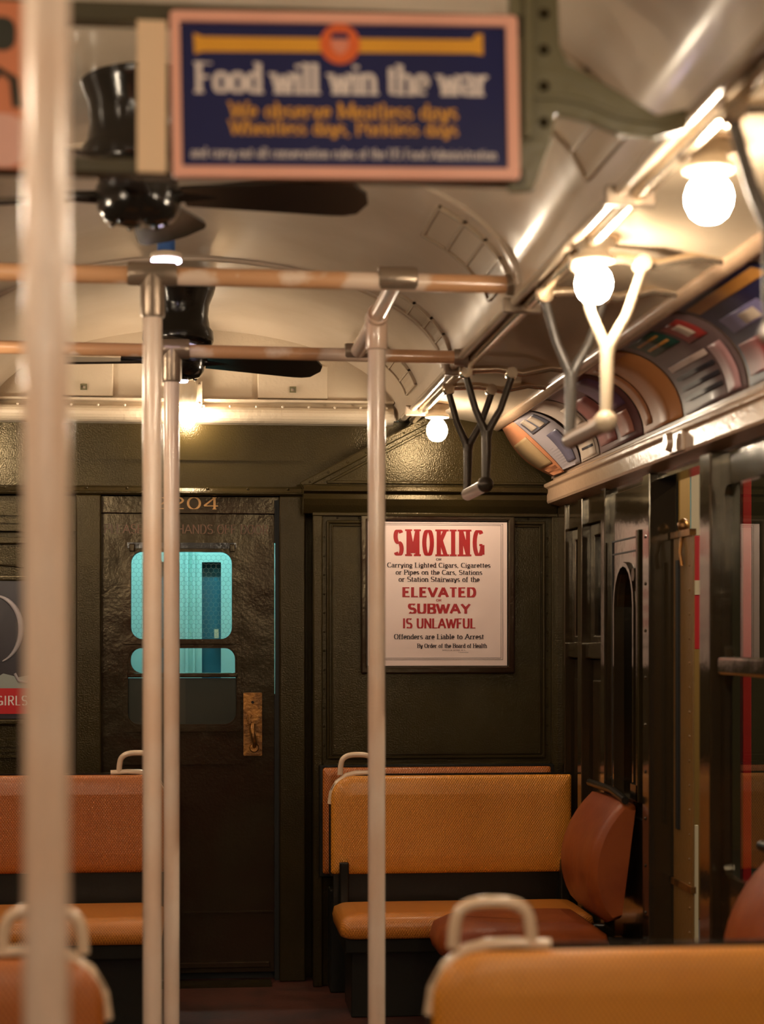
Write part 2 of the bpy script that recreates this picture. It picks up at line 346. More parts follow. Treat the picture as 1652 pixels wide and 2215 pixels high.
def letters(mb, s, x0, x1, z0, h, y, thick=.14, thin=None, serif=.0, slant=0.0, rot=None, gap=.06):
    """lay the string out between x0 and x1 on baseline z0, cap height h, in the plane y facing -y"""
    thin = thin or thick; tot = sum(GL[c][0] for c in s) + gap*(len(s)-1)
    kx = (x1-x0)/tot; cx = 0.0; lay = [0]
    def put(p): return (x0+p[0]*kx, y-lay[0]*2.5e-5, z0+p[1]*h)
    for c in s:
        wd, strokes = GL[c]
        pieces = []
        for st in strokes:       # break the pen at sharp corners
            cur = [st[0]]
            for i in range(1, len(st)):
                cur.append(st[i])
                if i < len(st)-1:
                    u_, v_ = Vector(st[i])-Vector(st[i-1]), Vector(st[i+1])-Vector(st[i])
                    if u_.length > .15 and v_.length > .15 and u_.normalized().dot(v_.normalized()) < .45: pieces.append(cur); cur = [st[i]]
            pieces.append(cur)
        for st in pieces:
            P = [Vector((p[0]+cx, p[1])) for p in st]; lay[0] = (lay[0]+1) % 12
            A = kx/h    # squeeze factor, keeps pen widths even
            N = len(P); Lp, Rp = [], []
            closed = N > 3 and (P[0]-P[-1]).length < 1e-4
            # keep pen inside cap height
            for i in range(N):
                a = P[i-1] if i else (P[-2] if closed else P[0]); b = P[i+1] if i < N-1 else (P[1] if closed else P[-1])
                d = Vector(((b.x-a.x)*A, b.y-a.y)); d = d.normalized() if d.length > 1e-9 else Vector((1, 0))
                e = P[i+1]-P[i] if i < N-1 else P[i]-P[i-1]; e = Vector((e.x*A, e.y)); e = e.normalized() if e.length > 1e-9 else d
                cosm = max(.45, abs(d.dot(e)))
                wv = (thin+(thick-thin)*abs(d.y))/2/cosm
                nrm = Vector((-d.y, d.x))
                Lp.append((P[i].x+nrm.x*wv/A, P[i].y+nrm.y*wv)); Rp.append((P[i].x-nrm.x*wv/A, P[i].y-nrm.y*wv))
            ylo, yhi = min(0, min(p.y for p in P)), max(p.y for p in P)+thin*.5*(max(p.y for p in P) < .95)
            if yhi > .97: yhi = max(1.0, max(p.y for p in P))
            clip = lambda p: (p[0], min(max(p[1], ylo), yhi))
            vs = [put(clip(p)) for p in Lp]+[put(clip(p)) for p in Rp]
            fs = [(i, i+1, N+i+1, N+i) for i in range(N-1)]
            mb.add(vs, fs)
            if serif:
                for e0, e1 in ((0, 1), (-1, -2)):
                    d = P[e0]-P[e1]
                    if closed or abs(d.y) < 1.2*abs(d.x*A) or c in ',.': continue
                    if min(abs(P[e0].y-q) for q in (0, 1, X, -.3)) > .03: continue
                    sx = (thick*.5+serif)/A; yy = P[e0].y; t = thin*.62; up = yy > .3
                    z_a, z_b = (yy-t, yy+thin*.2) if up else (yy-thin*.2, yy+t)
                    xl, xr = P[e0].x-sx, P[e0].x+sx
                    if up and yy < .95 and yy > .3: xr = P[e0].x
                    if yy > .95 and c in 'bdhkl': xr = P[e0].x
                    lay[0] += .45
                    mb.add([put(q) for q in ((xl, z_a), (xr, z_a), (xr, z_b), (xl, z_b))], [(0, 1, 2, 3)]); lay[0] -= .45
        cx += wd+gap
    mb.flat = True
    for k, f in enumerate(mb.f):     # every pen stroke faces the reader (-y)
        a, b_, c_ = (Vector(mb.v[i]) for i in f[:3])
        if (b_-a).cross(c_-a).y > 0: mb.f[k] = tuple(reversed(f))
    return mb

# ================================================================== SETTING
# ceiling: elliptical arch over the aisle, flat soffits over the seats
AX, AZ, AB = 0.82, 2.26, 0.36
def archz(x): return AZ+AB*math.sqrt(max(0, 1-(x/AX)**2))
arch = [(AX*math.sin(math.radians(a)), AZ+AB*math.cos(math.radians(a))) for a in range(-90, 91, 5)]
Y0, YE = -7.0, 7.5
ceiling = MB().sweepY([(x*1.0, z) for x, z in arch], [Y0, 1, 3, 5, YE+.02]).build('ceiling', CEIL); tag(ceiling, kind='structure')
for s in (-1, 1):
    MB().sweepY([(s*x, z) for x, z in ((.82, 2.262), (.845, 2.255), (.88, 2.262), (1.05, 2.252), (1.19, 2.226))], [Y0, 1, 3, 5, YE]).build('soffit', LEDGE, ceiling)
    MB().sweepY([(s*x, z) for x, z in ((1.175, 2.232), (1.18, 2.216), (1.205, 2.204), (1.222, 2.212), (1.225, 2.232))], [Y0, YE-.06], closed=True).build('picture_moulding', CORN, ceiling)
MB().box(-1.6, 1.6, Y0, YE, 2.66, 2.70).build('roof_board', BLACKM, ceiling)
for yr in (4.62, 6.08):
    vs = MB()
    prof = [(AX*math.sin(math.radians(a)), AZ+AB*math.cos(math.radians(a))) for a in range(-88, 89, 4)]
    vs.tube([(x, yr, z) for x, z in prof], 0.011, 8)
    vs.build('ceiling_rib', CEIL, ceiling)

floor = MB().box(-1.5, 1.5, Y0, 7.62, -.06, 0).build('floor', FLOORM); tag(floor, kind='structure')
MB().box(-.34, .3, 7.30, 7.40, .0, .012).build('door_sill', OLIVE, floor)

# end wall -----------------------------------------------------------------
we = MB().plate([[(-1.5, 0), (-.405, 0), (-.405, 1.875), (.355, 1.875), (.355, 0), (1.5, 0), (1.5, 2.26), (-1.5, 2.26)]], YE, YE+.10).build('wall_end', OLIVE)
tag(we, kind='structure')
ORG[we.name] = Vector()
MB().plate([[(-.83, 2.255)]+[(x, z) for x, z in arch]+[(.83, 2.255)]], YE, YE+.08).build('cream_lunette', ENDCREAM, we)
# cream rounded moulding under the lunette
prof = [(7.50, 2.235)]+[(7.48-.045*math.sin(math.radians(a)), 2.275-.035*math.cos(math.radians(a))) for a in range(0, 181, 20)]+[(7.50, 2.325)]
MB().sweepX(prof, [-1.2, .80]).build('cream_moulding', ENDCREAM, we)
MB().box(-1.2, .80, 7.44, 7.5, 2.325, 2.334).build('lunette_ledge', ENDCREAM, we)
MB().rivets([(x, 7.436, 2.305) for x in [-.7+i*.105 for i in range(15)]], .006).build('moulding_rivets', ENDCREAM, we)['kind'] = 'stuff'
for (a, b) in ((-.56, -.327), (.251, .535)):
    h = MB().box(a, b, 7.478, 7.5, 2.345, 2.478).build('access_hatch', ENDCREAM, we, bev=.004)
    cx = (a+b)/2
    MB().plate([rect(cx-.013, cx+.013, 2.368, 2.392), rect(cx-.008, cx+.008, 2.373, 2.385)], 7.470, 7.478).build('latch', OLIVEC, h)
# upper dark panel and its overlay sheets
MB().box(-1.2, .95, 7.470, 7.5, 1.975, 2.235).build('upper_panel', OLIVE, we)
MB().box(-.9, .445, 7.464, 7.47, 2.09, 2.228).build('upper_sheet', OLIVE, we)
# moulding above the door
prof = [(7.50, 1.945), (7.40, 1.945), (7.395, 1.955), (7.42, 1.962), (7.43, 1.975), (7.46, 1.985), (7.50, 1.99)]
MB().sweepX(prof, [-1.2, .43]).build('door_cornice', CORN if False else OLIVE, we, bev=.003)
MB().rivets([(x, 7.428, 1.972) for x in [-.75+i*.16 for i in range(8)]], .007).build('cornice_rivets', OLIVE, we)['kind'] = 'stuff'
MB().box(-.42, .37, 7.455, 7.50, 1.875, 1.945).build('number_board', DOORM, we, bev=.003)
letters(MB(), '2204', -.17, .095, 1.893, .047, 7.453, .20, .08, .07).build('car_number', GOLD, we)
# door posts
MB().box(-.47, -.37, 7.40, 7.50, 0, 1.945).build('door_post', OLIVE, we, bev=.006)
MB().box(.335, .44, 7.40, 7.50, 0, 1.945).build('door_post', OLIVE, we, bev=.006)
MB().box(.3225, .336, 7.44, 7.50, 0, 1.93).box(.318, .324, 7.44, 7.50, 0, 1.15).box(.318, .324, 7.44, 7.50, 1.76, 1.93).build('door_stop', BLACKM, we)  # upper and lower boxes added to shorten the slit of light
MB().box(-.42, .37, 7.506, 7.60, 1.84, 1.95).build('header_light_block', BLACKM, we)  # unseen box added to stop light leaking over the door
MB().box(-.42, .37, 7.506, 7.62, -.02, .07).build('sill_light_block', BLACKM, we)  # unseen box added to stop light leaking under the door
MB().box(-.42, -.36, 7.506, 7.60, 0, 1.95).build('jamb_light_block', BLACKM, we)  # unseen box added to block light beside the left jamb
# left panel of the end wall: frames round the poster
def moulding_frame(x0, x1, z0, z1, y, m, parent, wdt=.035, d=.02):
    return MB().plate([rect(x0, x1, z0, z1), rect(x0+wdt, x1-wdt, z0+wdt, z1-wdt)], y-d, y).build('panel_moulding', m, parent, bev=.006)
MB().box(-1.3, -.47, 7.46, 7.5, 1.80, 1.945).build('left_top_rail', OLIVE, we, bev=.004)
for k in range(3): MB().box(-1.3, -.47, 7.452-.004*k, 7.46, 1.802+k*.03, 1.812+k*.03).build('bead', OLIVE, we)
moulding_frame(-1.25, -.50, .95, 1.78, 7.50, OLIVE, we, .03, .022)
moulding_frame(-1.02, -.60, 1.03, 1.625, 7.50, OLIVE, we, .022, .03)
for k in range(4): MB().box(-1.25, -.5, 7.47, 7.5, .90+k*.022, .912+k*.022).build('bead', OLIVE, we)
MB().tube([(-.90, 7.492, 1.66)]+[(-.84+.06*math.cos(math.radians(a)), 7.492, 1.66+.05*math.sin(math.radians(a))) for a in range(170, -1, -20)]+[(-.68, 7.492, 1.66)], .004, 6).build('curved_bead', OLIVE, we)

# cab bulkhead on the right ------------------------------------------------
cb = MB().box(.468, 1.452, 7.30, 7.50, 0, 1.90).build('wall_cab', OLIVE, bev=.004); tag(cb, kind='structure')
ORG[cb.name] = Vector()
MB().plate([[(.425, 1.985), (1.43, 1.985), (1.41, 2.0), (1.22, 2.215), (1.22, 2.25), (.93, 2.25), (.905, 2.228)]], 7.335, 7.49).build('upper_gable', OLIVE, cb)
# hip trim and the gable panel frame
def strip(p, q, wd, y0, y1):
    p, q = Vector(p), Vector(q); d = (q-p).normalized(); n = Vector((-d.y, d.x))*wd
    return [tuple(p), tuple(q), tuple(q+n), tuple(p+n)]
MB().plate([strip((.425, 1.965), (.93, 2.232), .03, 0, 0)], 7.30, 7.34).build('hip_trim', OLIVE, cb, bev=.004)
MB().plate([strip((.53, 1.99), (.93, 2.205), .012, 0, 0)], 7.322, 7.337).build('gable_bead', OLIVE, cb, bev=.003)
MB().box(.52, 1.41, 7.322, 7.337, 1.990, 2.002).build('gable_bead', OLIVE, cb, bev=.003)
MB().rivets([(lerp(.45, .9, t/6), 7.299, lerp(1.993, 2.231, t/6)) for t in range(7)], .005).build('hip_rivets', OLIVE, cb)['kind'] = 'stuff'
prof = [(7.34, 1.988), (7.30, 1.985), (7.262, 1.975), (7.255, 1.955), (7.275, 1.945), (7.27, 1.925), (7.28, 1.90), (7.30, 1.868), (7.34, 1.868)]
MB().sweepX(prof, [.425, 1.44]).build('cab_cornice', OLIVE, cb, bev=.003)
MB().box(.46, 1.44, 7.272, 7.3, 1.858, 1.872).build('cornice_bead', OLIVE, cb, bev=.003)
for xa, xb in ((.462, .50), (1.415, 1.452)):
    MB().box(xa, xb, 7.275, 7.3, 0, 1.862).build('pilaster', OLIVE, cb, bev=.005)
MB().rivets([(.508, 7.3, .95+i*.075) for i in range(12)]+[(1.402, 7.3, .95+i*.075) for i in range(12)]+[(.56+i*.085, 7.3, 1.852) for i in range(10)], .0045).build('panel_rivets', OLIVE, cb)['kind'] = 'stuff'
moulding_frame(.515, 1.395, .895, 1.842, 7.30, OLIVE, cb, .014, .012)
moulding_frame(.535, 1.375, .912, 1.825, 7.30, OLIVE, cb, .007, .008)
MB().box(.50, 1.415, 7.28, 7.3, .862, .885).build('dado_rail', OLIVE, cb, bev=.005)
# poster frame belongs to the cab wall
MB().plate([rect(.652, 1.268, 1.235, 1.866), rect(.676, 1.241, 1.262, 1.842)], 7.276, 7.30).build('poster_frame', DOORM, cb, bev=.006)

# end door -----------------------------------------------------------------
d1 = thing('door_1', (-.025, 7.47, .02)); d1['kind'] = 'structure'
upper = rr(-.255, .147, 1.372, 1.722, .045); mid = rr(-.257, .160, 1.236, 1.336, .045, rs=(.045, .045, .045, 0)); low = rr(-.27, .165, 1.03, 1.218, .05, rs=(.008, .008, .05, .05))
MB().plate([rect(-.372, .318, .03, 1.874), upper, mid, low], 7.47, 7.505).build('door_leaf', DOORM, d1, bev=.003)
MB().plate([rr(-.288, .182, 1.352, 1.772, .01), upper], 7.455, 7.47).build('window_moulding', DOORM, d1, bev=.005)
MB().plate([rr(-.288, .182, 1.0, 1.348, .012), rr(-.268, .168, 1.02, 1.335, .05)], 7.458, 7.47).build('window_moulding', DOORM, d1, bev=.005)
MB().box(-.27, .17, 7.452, 7.47, 1.218, 1.236).build('sash_bar', DOORM, d1, bev=.004)
MB().box(-.27, .165, 7.448, 7.456, 1.735, 1.758).build('top_slide', BLACK, d1)
for xx in (-.262, .138): MB().box(xx, xx+.022, 7.438, 7.455, 1.722, 1.752).build('corner_clip', DOORM, d1, bev=.003)
MB().box(-.26, .152, 7.488, 7.492, 1.367, 1.727).build('wired_pane', GLASS, d1)
MB().box(-.262, .165, 7.488, 7.492, 1.232, 1.340).build('middle_pane', GLASS, d1)
MB().box(-.275, .17, 7.488, 7.492, 1.025, 1.21).build('lower_pane', GLASS, d1)
MB().box(-.28, .175, 7.496, 7.503, 1.02, 1.215).build('shade_board', SHADE, d1)
hexm = MB(); q = .0115; dx = q*math.sqrt(3)
for j in range(-1, 24):
    for i in range(-1, 23):
        cx = -.255+i*dx+(dx/2 if j % 2 else 0); cz = 1.372+j*q*1.5
        pts = [(cx+q*math.sin(math.radians(60*k)), cz+q*math.cos(math.radians(60*k))) for k in (0, 1, 2, 3)]
        for (xa, za), (xb, zb) in zip(pts, pts[1:]):
            if min(xa, xb) < -.255 or max(xa, xb) > .147 or min(za, zb) < 1.372 or max(za, zb) > 1.722: continue
            d = Vector((xb-xa, zb-za)).normalized()*.0005; hexm.add([(xa-d.y, 7.4865, za+d.x), (xb-d.y, 7.4865, zb+d.x), (xb+d.y, 7.4865, zb-d.x), (xa+d.y, 7.4865, za-d.x)], [(0, 1, 2, 3)])
hexm.build('chicken_wire', flat('wire', (.12, .25, .25)), d1)['kind'] = 'stuff'
letters(MB(), 'PLEASE KEEP HANDS OFF DOOR', -.362, .295, 1.795, .037, 7.4695, .13, .10).build('door_lettering', FADED, d1)
pl = MB().plate([rr(.193, .268, .902, 1.156, .004)], 7.458, 7.47).build('lock_plate', BRASS, d1, bev=.002)
MB().lathe((.2305, 7.456, 1.118), [(.006, 0), (.006, .003)], 10, 'Y').build('keyhole', BLACK, pl)
MB().box(.206, .258, 7.432, 7.458, 1.045, 1.062).box(.21, .225, 7.428, 7.458, 1.03, 1.07).lathe((.24, 7.44, 1.05), [(.018, -.012), (.018, .014)], 14, 'Y').build('latch', BRASS, pl, bev=.003)
MB().tube([(.232, 7.445, 1.04), (.228, 7.42, 1.015), (.232, 7.414, .98), (.238, 7.42, .955), (.236, 7.455, .935)], [.009, .010, .010, .009, .008], 10).lathe((.236, 7.455, .935), [(.016, -.012), (.02, 0)], 12, 'Y').build('pull_handle', BRASS, pl)
MB().box(-.30, .18, 7.463, 7.47, .868, .874).build('kick_seam', DOORM, d1)
MB().box(-.372, .318, 7.462, 7.47, .27, .276).build('kick_seam', DOORM, d1)
MB().box(-.36, .30, 7.45, 7.47, .05, .075).build('bottom_rail', DOORM, d1, bev=.004)

# next car seen through the end door ---------------------------------------
nc = MB().plate([rect(-1.3, 1.3, -.02, 2.6), rect(-.23, -.07, 1.08, 1.715), rect(.03, .115, 1.08, 1.715)], 8.30, 8.36).build('wall_next_car', TEAL); tag(nc, kind='structure')
ORG[nc.name] = Vector()
MB().box(-.045, -.03, 8.28, 8.3, .9, 1.9).box(-.012, .0, 8.275, 8.3, .9, 1.9).build('teal_bead', TEAL, nc, bev=.003)
MB().box(-.24, -.06, 8.33, 8.34, 1.0, 1.73).build('dark_pane', NAVYG, nc)
MB().box(.02, .125, 8.33, 8.34, 1.0, 1.73).build('dark_pane', NAVYG, nc)
MB().box(.085, .105, 8.29, 8.31, 1.375, 1.415).build('notice_plate', CREAMP, nc)
MB().box(.275, .31, 8.24, 8.3, .9, 1.9).build('door_jamb', TEAL, nc, bev=.004)
MB().box(-1.3, 1.3, 7.62, 8.30, -.06, -.02).build('gangway_plate', BLACKM, nc)
MB().box(-1.3, 1.3, 7.60, 8.30, 2.56, 2.60).build('gangway_roof', BLACKM, nc)
tl = thing('tube_lamp', (-.02, 7.95, 2.5), 'fluorescent tube glowing cold teal above the gangway behind the end door', 'lamp')
MB().box(-.42, .38, 7.92, 7.98, 2.52, 2.56).build('batten', TEAL, tl)
MB().tube([(-.40, 7.95, 2.50), (.36, 7.95, 2.50)], .018, 10).build('tube', TUBE, tl)

# side walls ---------------------------------------------------------------
WX = 1.45
wr = MB().box(WX+.01, WX+.09, Y0, 4.50, 0, 1.99).box(WX+.01, WX+.09, 4.50, 7.48, 1.88, 1.99).build('wall_right', OLIVE2); tag(wr, kind='structure')
ORG[wr.name] = Vector()
def b(name, m, y0, y1, z0, z1, x0=WX, x1=WX+.06, bev=.004, par=None): return MB().box(x0, x1, y0, y1, z0, z1).build(name, m, par or wr, bev=bev)
b('corner_post', OLIVE2, 7.14, 7.28, 0, 1.90, WX-.01)
b('window_post', OLIVE2, 6.80, 6.87, 0, 1.90, WX-.015)
b('window_post', OLIVE2, 6.41, 6.47, 0, 1.93, WX-.015)
b('window_header', OLIVE2, 6.47, 7.14, 1.80, 1.90, WX+.0)
for (ya, yb) in ((6.47, 6.80), (6.87, 7.14)):
    b('lower_panel', OLIVE2, ya, yb, .45, 1.30, WX+.03)
    b('panel_bead', OLIVE2, ya+.03, yb-.03, .60, 1.22, WX+.022, WX+.03)
    sash = MB().plate([rect(ya, yb, 1.30, 1.80), rect(ya+.07, yb-.06, 1.385, 1.755)], WX+.02, WX+.05, 'X').build('sash', OLIVE2, wr, bev=.004)
    MB().box(WX+.035, WX+.04, ya+.06, yb-.05, 1.38, 1.76).build('pane', GLASSD, sash)
    MB().box(WX+.0, WX+.045, ya, yb, 1.30, 1.36).build('sash_rail', OLIVE2, sash, bev=.006)
    MB().rivets([(WX+.02, ya+.03, 1.36+i*.06) for i in range(7)], .005, 'X').build('sash_screws', OLIVE2, sash)['kind'] = 'stuff'
b('sill_panel', OLIVE2, 6.41, 7.28, 0, .45, WX+.02)
# closed door panel with a tall round-headed opening
def arch_loop(y0, y1, z0, z1, n=10):
    cy, r = (y0+y1)/2, (y1-y0)/2
    return [(y0, z0), (y1, z0)]+[(cy+r*math.cos(math.radians(a)), z1-r*1.0+r*math.sin(math.radians(a))) for a in range(0, 181, 18)]
d2 = thing('door_2', (WX, 6.1, 0)); d2['kind'] = 'structure'
al = arch_loop(6.03, 6.30, .84, 1.62)
MB().plate([rect(5.83, 6.41, 0, 1.88), al], WX+.005, WX+.04, 'X').build('door_leaf', OLIVE2, d2, bev=.003)
MB().plate([arch_loop(6.015, 6.315, .825, 1.635), al], WX-.006, WX+.006, 'X').build('arch_moulding', OLIVE2, d2, bev=.004)
MB().box(WX+.03, WX+.034, 6.0, 6.33, .8, 1.66).build('dark_pane', GLASSD, d2)
MB().plate([rect(5.90, 6.36, .78, 1.715), rect(5.905, 6.355, .785, 1.71)], WX+.001, WX+.006, 'X').build('panel_line', BLACKM, d2)
MB().box(WX+.001, WX+.006, 5.90, 6.36, 1.665, 1.67).build('panel_line', BLACKM, d2)
MB().box(WX-.02, WX+.005, 5.895, 5.925, .84, 1.73).build('slide_bar', OLIVE, d2, bev=.004)
MB().lathe((WX-.012, 5.955, 1.585), [(.022, -.01), (.022, .012)], 12, 'X').build('latch_knob', OLIVE, d2, bev=.003)
MB().box(WX-.02, WX+.005, 5.90, 6.0, .84, .90).build('lower_catch', BLACK, d2, bev=.004)
# doorway
b('doorway_post', OLIVE2, 5.745, 5.83, 0, 1.90, WX-.02, WX+.07)
MB().rivets([(WX-.02, 5.79, .5+i*.15) for i in range(9)], .006, 'X').build('post_rivets', OLIVE2, wr)['kind'] = 'stuff'
b('doorway_post', OLIVE2, 5.045, 5.16, 0, 1.90, WX-.02, WX+.02, .006)
# glazed door leaf nearer the camera
d3 = thing('door_3', (WX, 4.75, 0)); d3['kind'] = 'structure'
MB().plate([rect(4.50, 5.045, 0, 1.88), rr(4.585, 5.005, 1.325, 1.80, .03), rr(4.585, 5.005, .72, 1.275, .03)], WX+.01, WX+.032, 'X').build('door_leaf', OLIVE2, d3, bev=.004)
MB().box(WX-.01, WX+.05, 4.58, 5.01, 1.275, 1.325).build('mid_rail', OLIVE2, d3, bev=.008)
MB().box(WX+.025, WX+.029, 4.58, 5.01, 1.32, 1.81).build('upper_pane', GLASSR, d3)
MB().box(WX+.025, WX+.029, 4.58, 5.01, .715, 1.28).build('lower_pane', GLASSR, d3)
MB().rivets([(WX+.008, 4.545, 1.72), (WX+.008, 4.545, 1.85)], .008, 'X').build('corner_screws', FITTING, d3)['kind'] = 'stuff'
# open sliding leaf seen edge on in the doorway
d4 = thing('door_4', (1.51, 5.55, 0)); d4['kind'] = 'structure'
MB().box(1.505, 1.512, 5.50, 5.73, .04, 1.70).build('door_leaf', DOORBR, d4, bev=.004)
MB().box(1.497, 1.506, 5.645, 5.675, .78, 1.62).build('rubber_edge', BLACKM, d4)
MB().rivets([(1.505, 5.535, .25+i*.075) for i in range(19)], .005, 'X').build('leaf_rivets', DOORBR, d4)['kind'] = 'stuff'
MB().box(1.495, 1.516, 5.50, 5.73, 1.69, 1.71).lathe((1.508, 5.62, 1.725), [(.006, -.02), (.018, -.008), (.02, .004), (.012, .018), (.002, .024)], 12).build('top_roller', BRASS, d4)
MB().tube([(1.50, 5.61, 1.69), (1.492, 5.60, 1.64), (1.497, 5.595, 1.60)], .006, 8).build('hook', BRASS, d4)
MB().box(1.498, 1.514, 5.495, 5.735, .60, .62).build('lower_band', BRASS, d4)

wl = MB().box(-WX-.09, -WX-.01, Y0, 7.48, 0, 1.99).build('wall_left', OLIVE2); tag(wl, kind='structure')
ORG[wl.name] = Vector()
for yy in (-2.2, -1.0, .2, 1.4, 2.6, 3.8, 5.0, 6.2):
    fr = MB().plate([rect(yy, yy+.9, .85, 1.85), rect(yy+.07, yy+.83, .92, 1.78)], -WX-.02, -WX+.01, 'X').build('window_frame', OLIVE2, wl, bev=.004)
    MB().box(-WX-.015, -WX-.011, yy+.06, yy+.84, .91, 1.79).build('pane', NAVYG, fr)
wb = MB().box(-1.5, 1.5, Y0-.06, Y0, 0, 2.65).build('wall_rear', OLIVE); tag(wb, kind='structure')
ORG[wb.name] = Vector()
MB().box(-.4, .4, Y0, Y0+.03, 0, 1.9).build('rear_door_panel', DOORM, wb, bev=.005)

# cornices and coves
for s, nm in ((1, 'trim_1'), (-1, 'trim_2')):
    prof = [(s*x, z) for x, z in ((1.55, 1.885), (1.40, 1.912), (1.395, 1.92), (1.397, 1.968), (1.386, 1.975), (1.388, 1.990), (1.402, 1.998), (1.425, 2.004), (1.425, 2.016), (1.55, 2.02))]
    t = MB().sweepY(prof, [Y0, 7.295], closed=True, smooth=False).build(nm, CORN, bev=.003); tag(t, kind='structure'); ORG[t.name] = Vector()
    cove = []
    for k in range(13):
        a = math.radians(90*k/12); cove.append((s*(1.21+.215*math.sin(a)), 2.015+.205*math.cos(a)))
    MB().sweepY(cove, [Y0, 7.33]).build('cove_board', flat('cove_back', (.22, .14, .095)), t)
    if s == 1:
        bb = MB().box(1.385, 1.402, 5.18, 5.33, 1.915, 1.975).lathe((1.385, 5.255, 1.945), [(.03, -.012), (.024, -.03)], 12, 'X').build('cornice_clip', CORN, t, bev=.004)

# light conduits along the arch edge ----------------------------------------
for s, nm, lab in ((1, 'trim_3', 'r'), (-1, 'trim_4', 'l')):
    t = MB().tube([(s*.862, Y0, 2.245), (s*.862, 7.3, 2.245)], .017, 12).build(nm, CHROME); tag(t, kind='structure'); ORG[t.name] = Vector()
    MB().tube([(s*.825, Y0, 2.252), (s*.825, 7.3, 2.252)], .013, 10).build('second_conduit', LEDGE, t)
    for yy in (1.1, 2.3, 3.55, 4.75, 5.9, 7.0):
        MB().box(s*.845-.05, s*.845+.05, yy-.012, yy+.012, 2.222, 2.262).build('conduit_clip', FITTING, t, bev=.004)

# station platform outside ---------------------------------------------------
pf = MB().box(1.62, 4.6, 2.0, 12.0, -.10, -.02).build('ground_platform', flat('platform_concrete', (.10, .09, .075))); tag(pf, kind='structure'); ORG[pf.name] = Vector()
MB().box(4.5, 4.6, 2.0, 12.0, -.02, 3.0).build('platform_wall', flat('platform_wall_paint', (.10, .085, .045)), pf)
MB().box(1.62, 4.6, 2.0, 12.0, 3.0, 3.08).build('platform_soffit', BLACKM, pf)
MB().box(1.7, 4.6, 11.9, 12.0, -.02, 3.0).build('platform_end_wall', flat('platform_end_paint', (.12, .10, .055)), pf)
t = thing('platform_column', (2.46, 9.0, -.02), 'ochre painted station column glimpsed through the open side doorway', 'column')
MB().box(2.375, 2.55, 8.95, 9.1, -.02, 3.0).build('shaft', GOLDW, t, bev=.01)
MB().box(2.355, 2.57, 8.93, 9.12, 2.35, 2.45).build('collar', GOLDW, t, bev=.01)
t = thing('platform_post', (2.125, 7.0, -.02), 'slim bright red station post seen through the side door glass', 'post')
MB().box(2.108, 2.143, 6.98, 7.02, -.02, 3.0).build('shaft', REDP, t, bev=.004)
MB().box(2.09, 2.16, 6.96, 7.04, -.02, .04).build('foot', REDP, t, bev=.004)
t = thing('platform_sign', (2.06, 7.5, -.02), 'narrow red hanging strip with a cream block in the doorway slit', 'sign')
MB().box(2.042, 2.10, 7.49, 7.51, 1.33, 1.80).build('red_board', REDP, t, bev=.003)
MB().box(2.042, 2.10, 7.485, 7.49, 1.555, 1.615).build('cream_block', CREAMP, t)
MB().box(2.042, 2.10, 7.49, 7.51, 1.80, 2.06).build('pale_header', CREAMP, t, bev=.003)
MB().box(2.052, 2.074, 7.492, 7.508, -.02, .60).build('pale_post', CREAMP, t)
for i, yy in enumerate((5.4, 8.2)):
    t = thing('platform_lamp', (3.0, yy, 2.96), ('warm tube lamp under the dark station roof beside the red post', 'warm tube lamp under the dark station roof beside the ochre column')[i], 'lamp')
    MB().box(2.95, 3.05, yy-.5, yy+.5, 2.94, 3.0).build('housing', BLACK, t, bev=.004)
    MB().tube([(3.0, yy-.46, 2.93), (3.0, yy+.46, 2.93)], .02, 8).build('tube', PTUBE, t)

# ================================================================== THINGS
# --- lamps
def bulb_lamp(x, y, z, label, ztop=2.262):
    t = thing('ceiling_lamp', (x, y, ztop), label, 'lamp', 'bare bulb ceiling lamps')
    MB().lathe((x, y, z), [(.0005, -.044), (.018, -.041), (.031, -.031), (.039, -.014), (.041, .003), (.036, .02), (.024, .036), (.0165, .048), (.016, .056)], 20, caps=False).build('bulb', BULB, t)
    MB().lathe((x, y, z), [(.017, .043), (.045, .046), (.047, .052), (.043, .060), (.034, .064), (.032, ztop-z-.028), (.046, ztop-z-.022), (.050, ztop-z)], 22).build('socket', PORC, t)
    MB().lathe((x, y, z), [(.058, ztop-z-.012), (.06, ztop-z-.004), (.058, ztop-z+.002)], 22).build('ceiling_rose', CHROME, t)
    return t
bulb_lamp(.905, 3.2, 2.158, 'bare bulb lamp nearest the top right corner of the photo')
bulb_lamp(.872, 4.0, 2.158, 'bare bulb lamp above the cream strap hanger')
bulb_lamp(.905, 6.9, 2.158, 'small bare bulb lamp above the gable of the cab wall')
ORD = ('first', 'second', 'third', 'fourth', 'fifth', 'sixth', 'seventh', 'eighth', 'ninth')
for s, ys in ((-1, (-3.6, -2.2, -.8, .6, 1.9, 3.2, 4.13, 5.5, 6.9)), (1, (-3.6, -2.2, -.8, .6, 1.9))):
    for k, y in enumerate(ys): bulb_lamp(s*.90, y, 2.158, 'bare bulb ceiling lamp on the %s soffit, %s from the rear wall' % ('left' if s < 0 else 'right', ORD[k]))
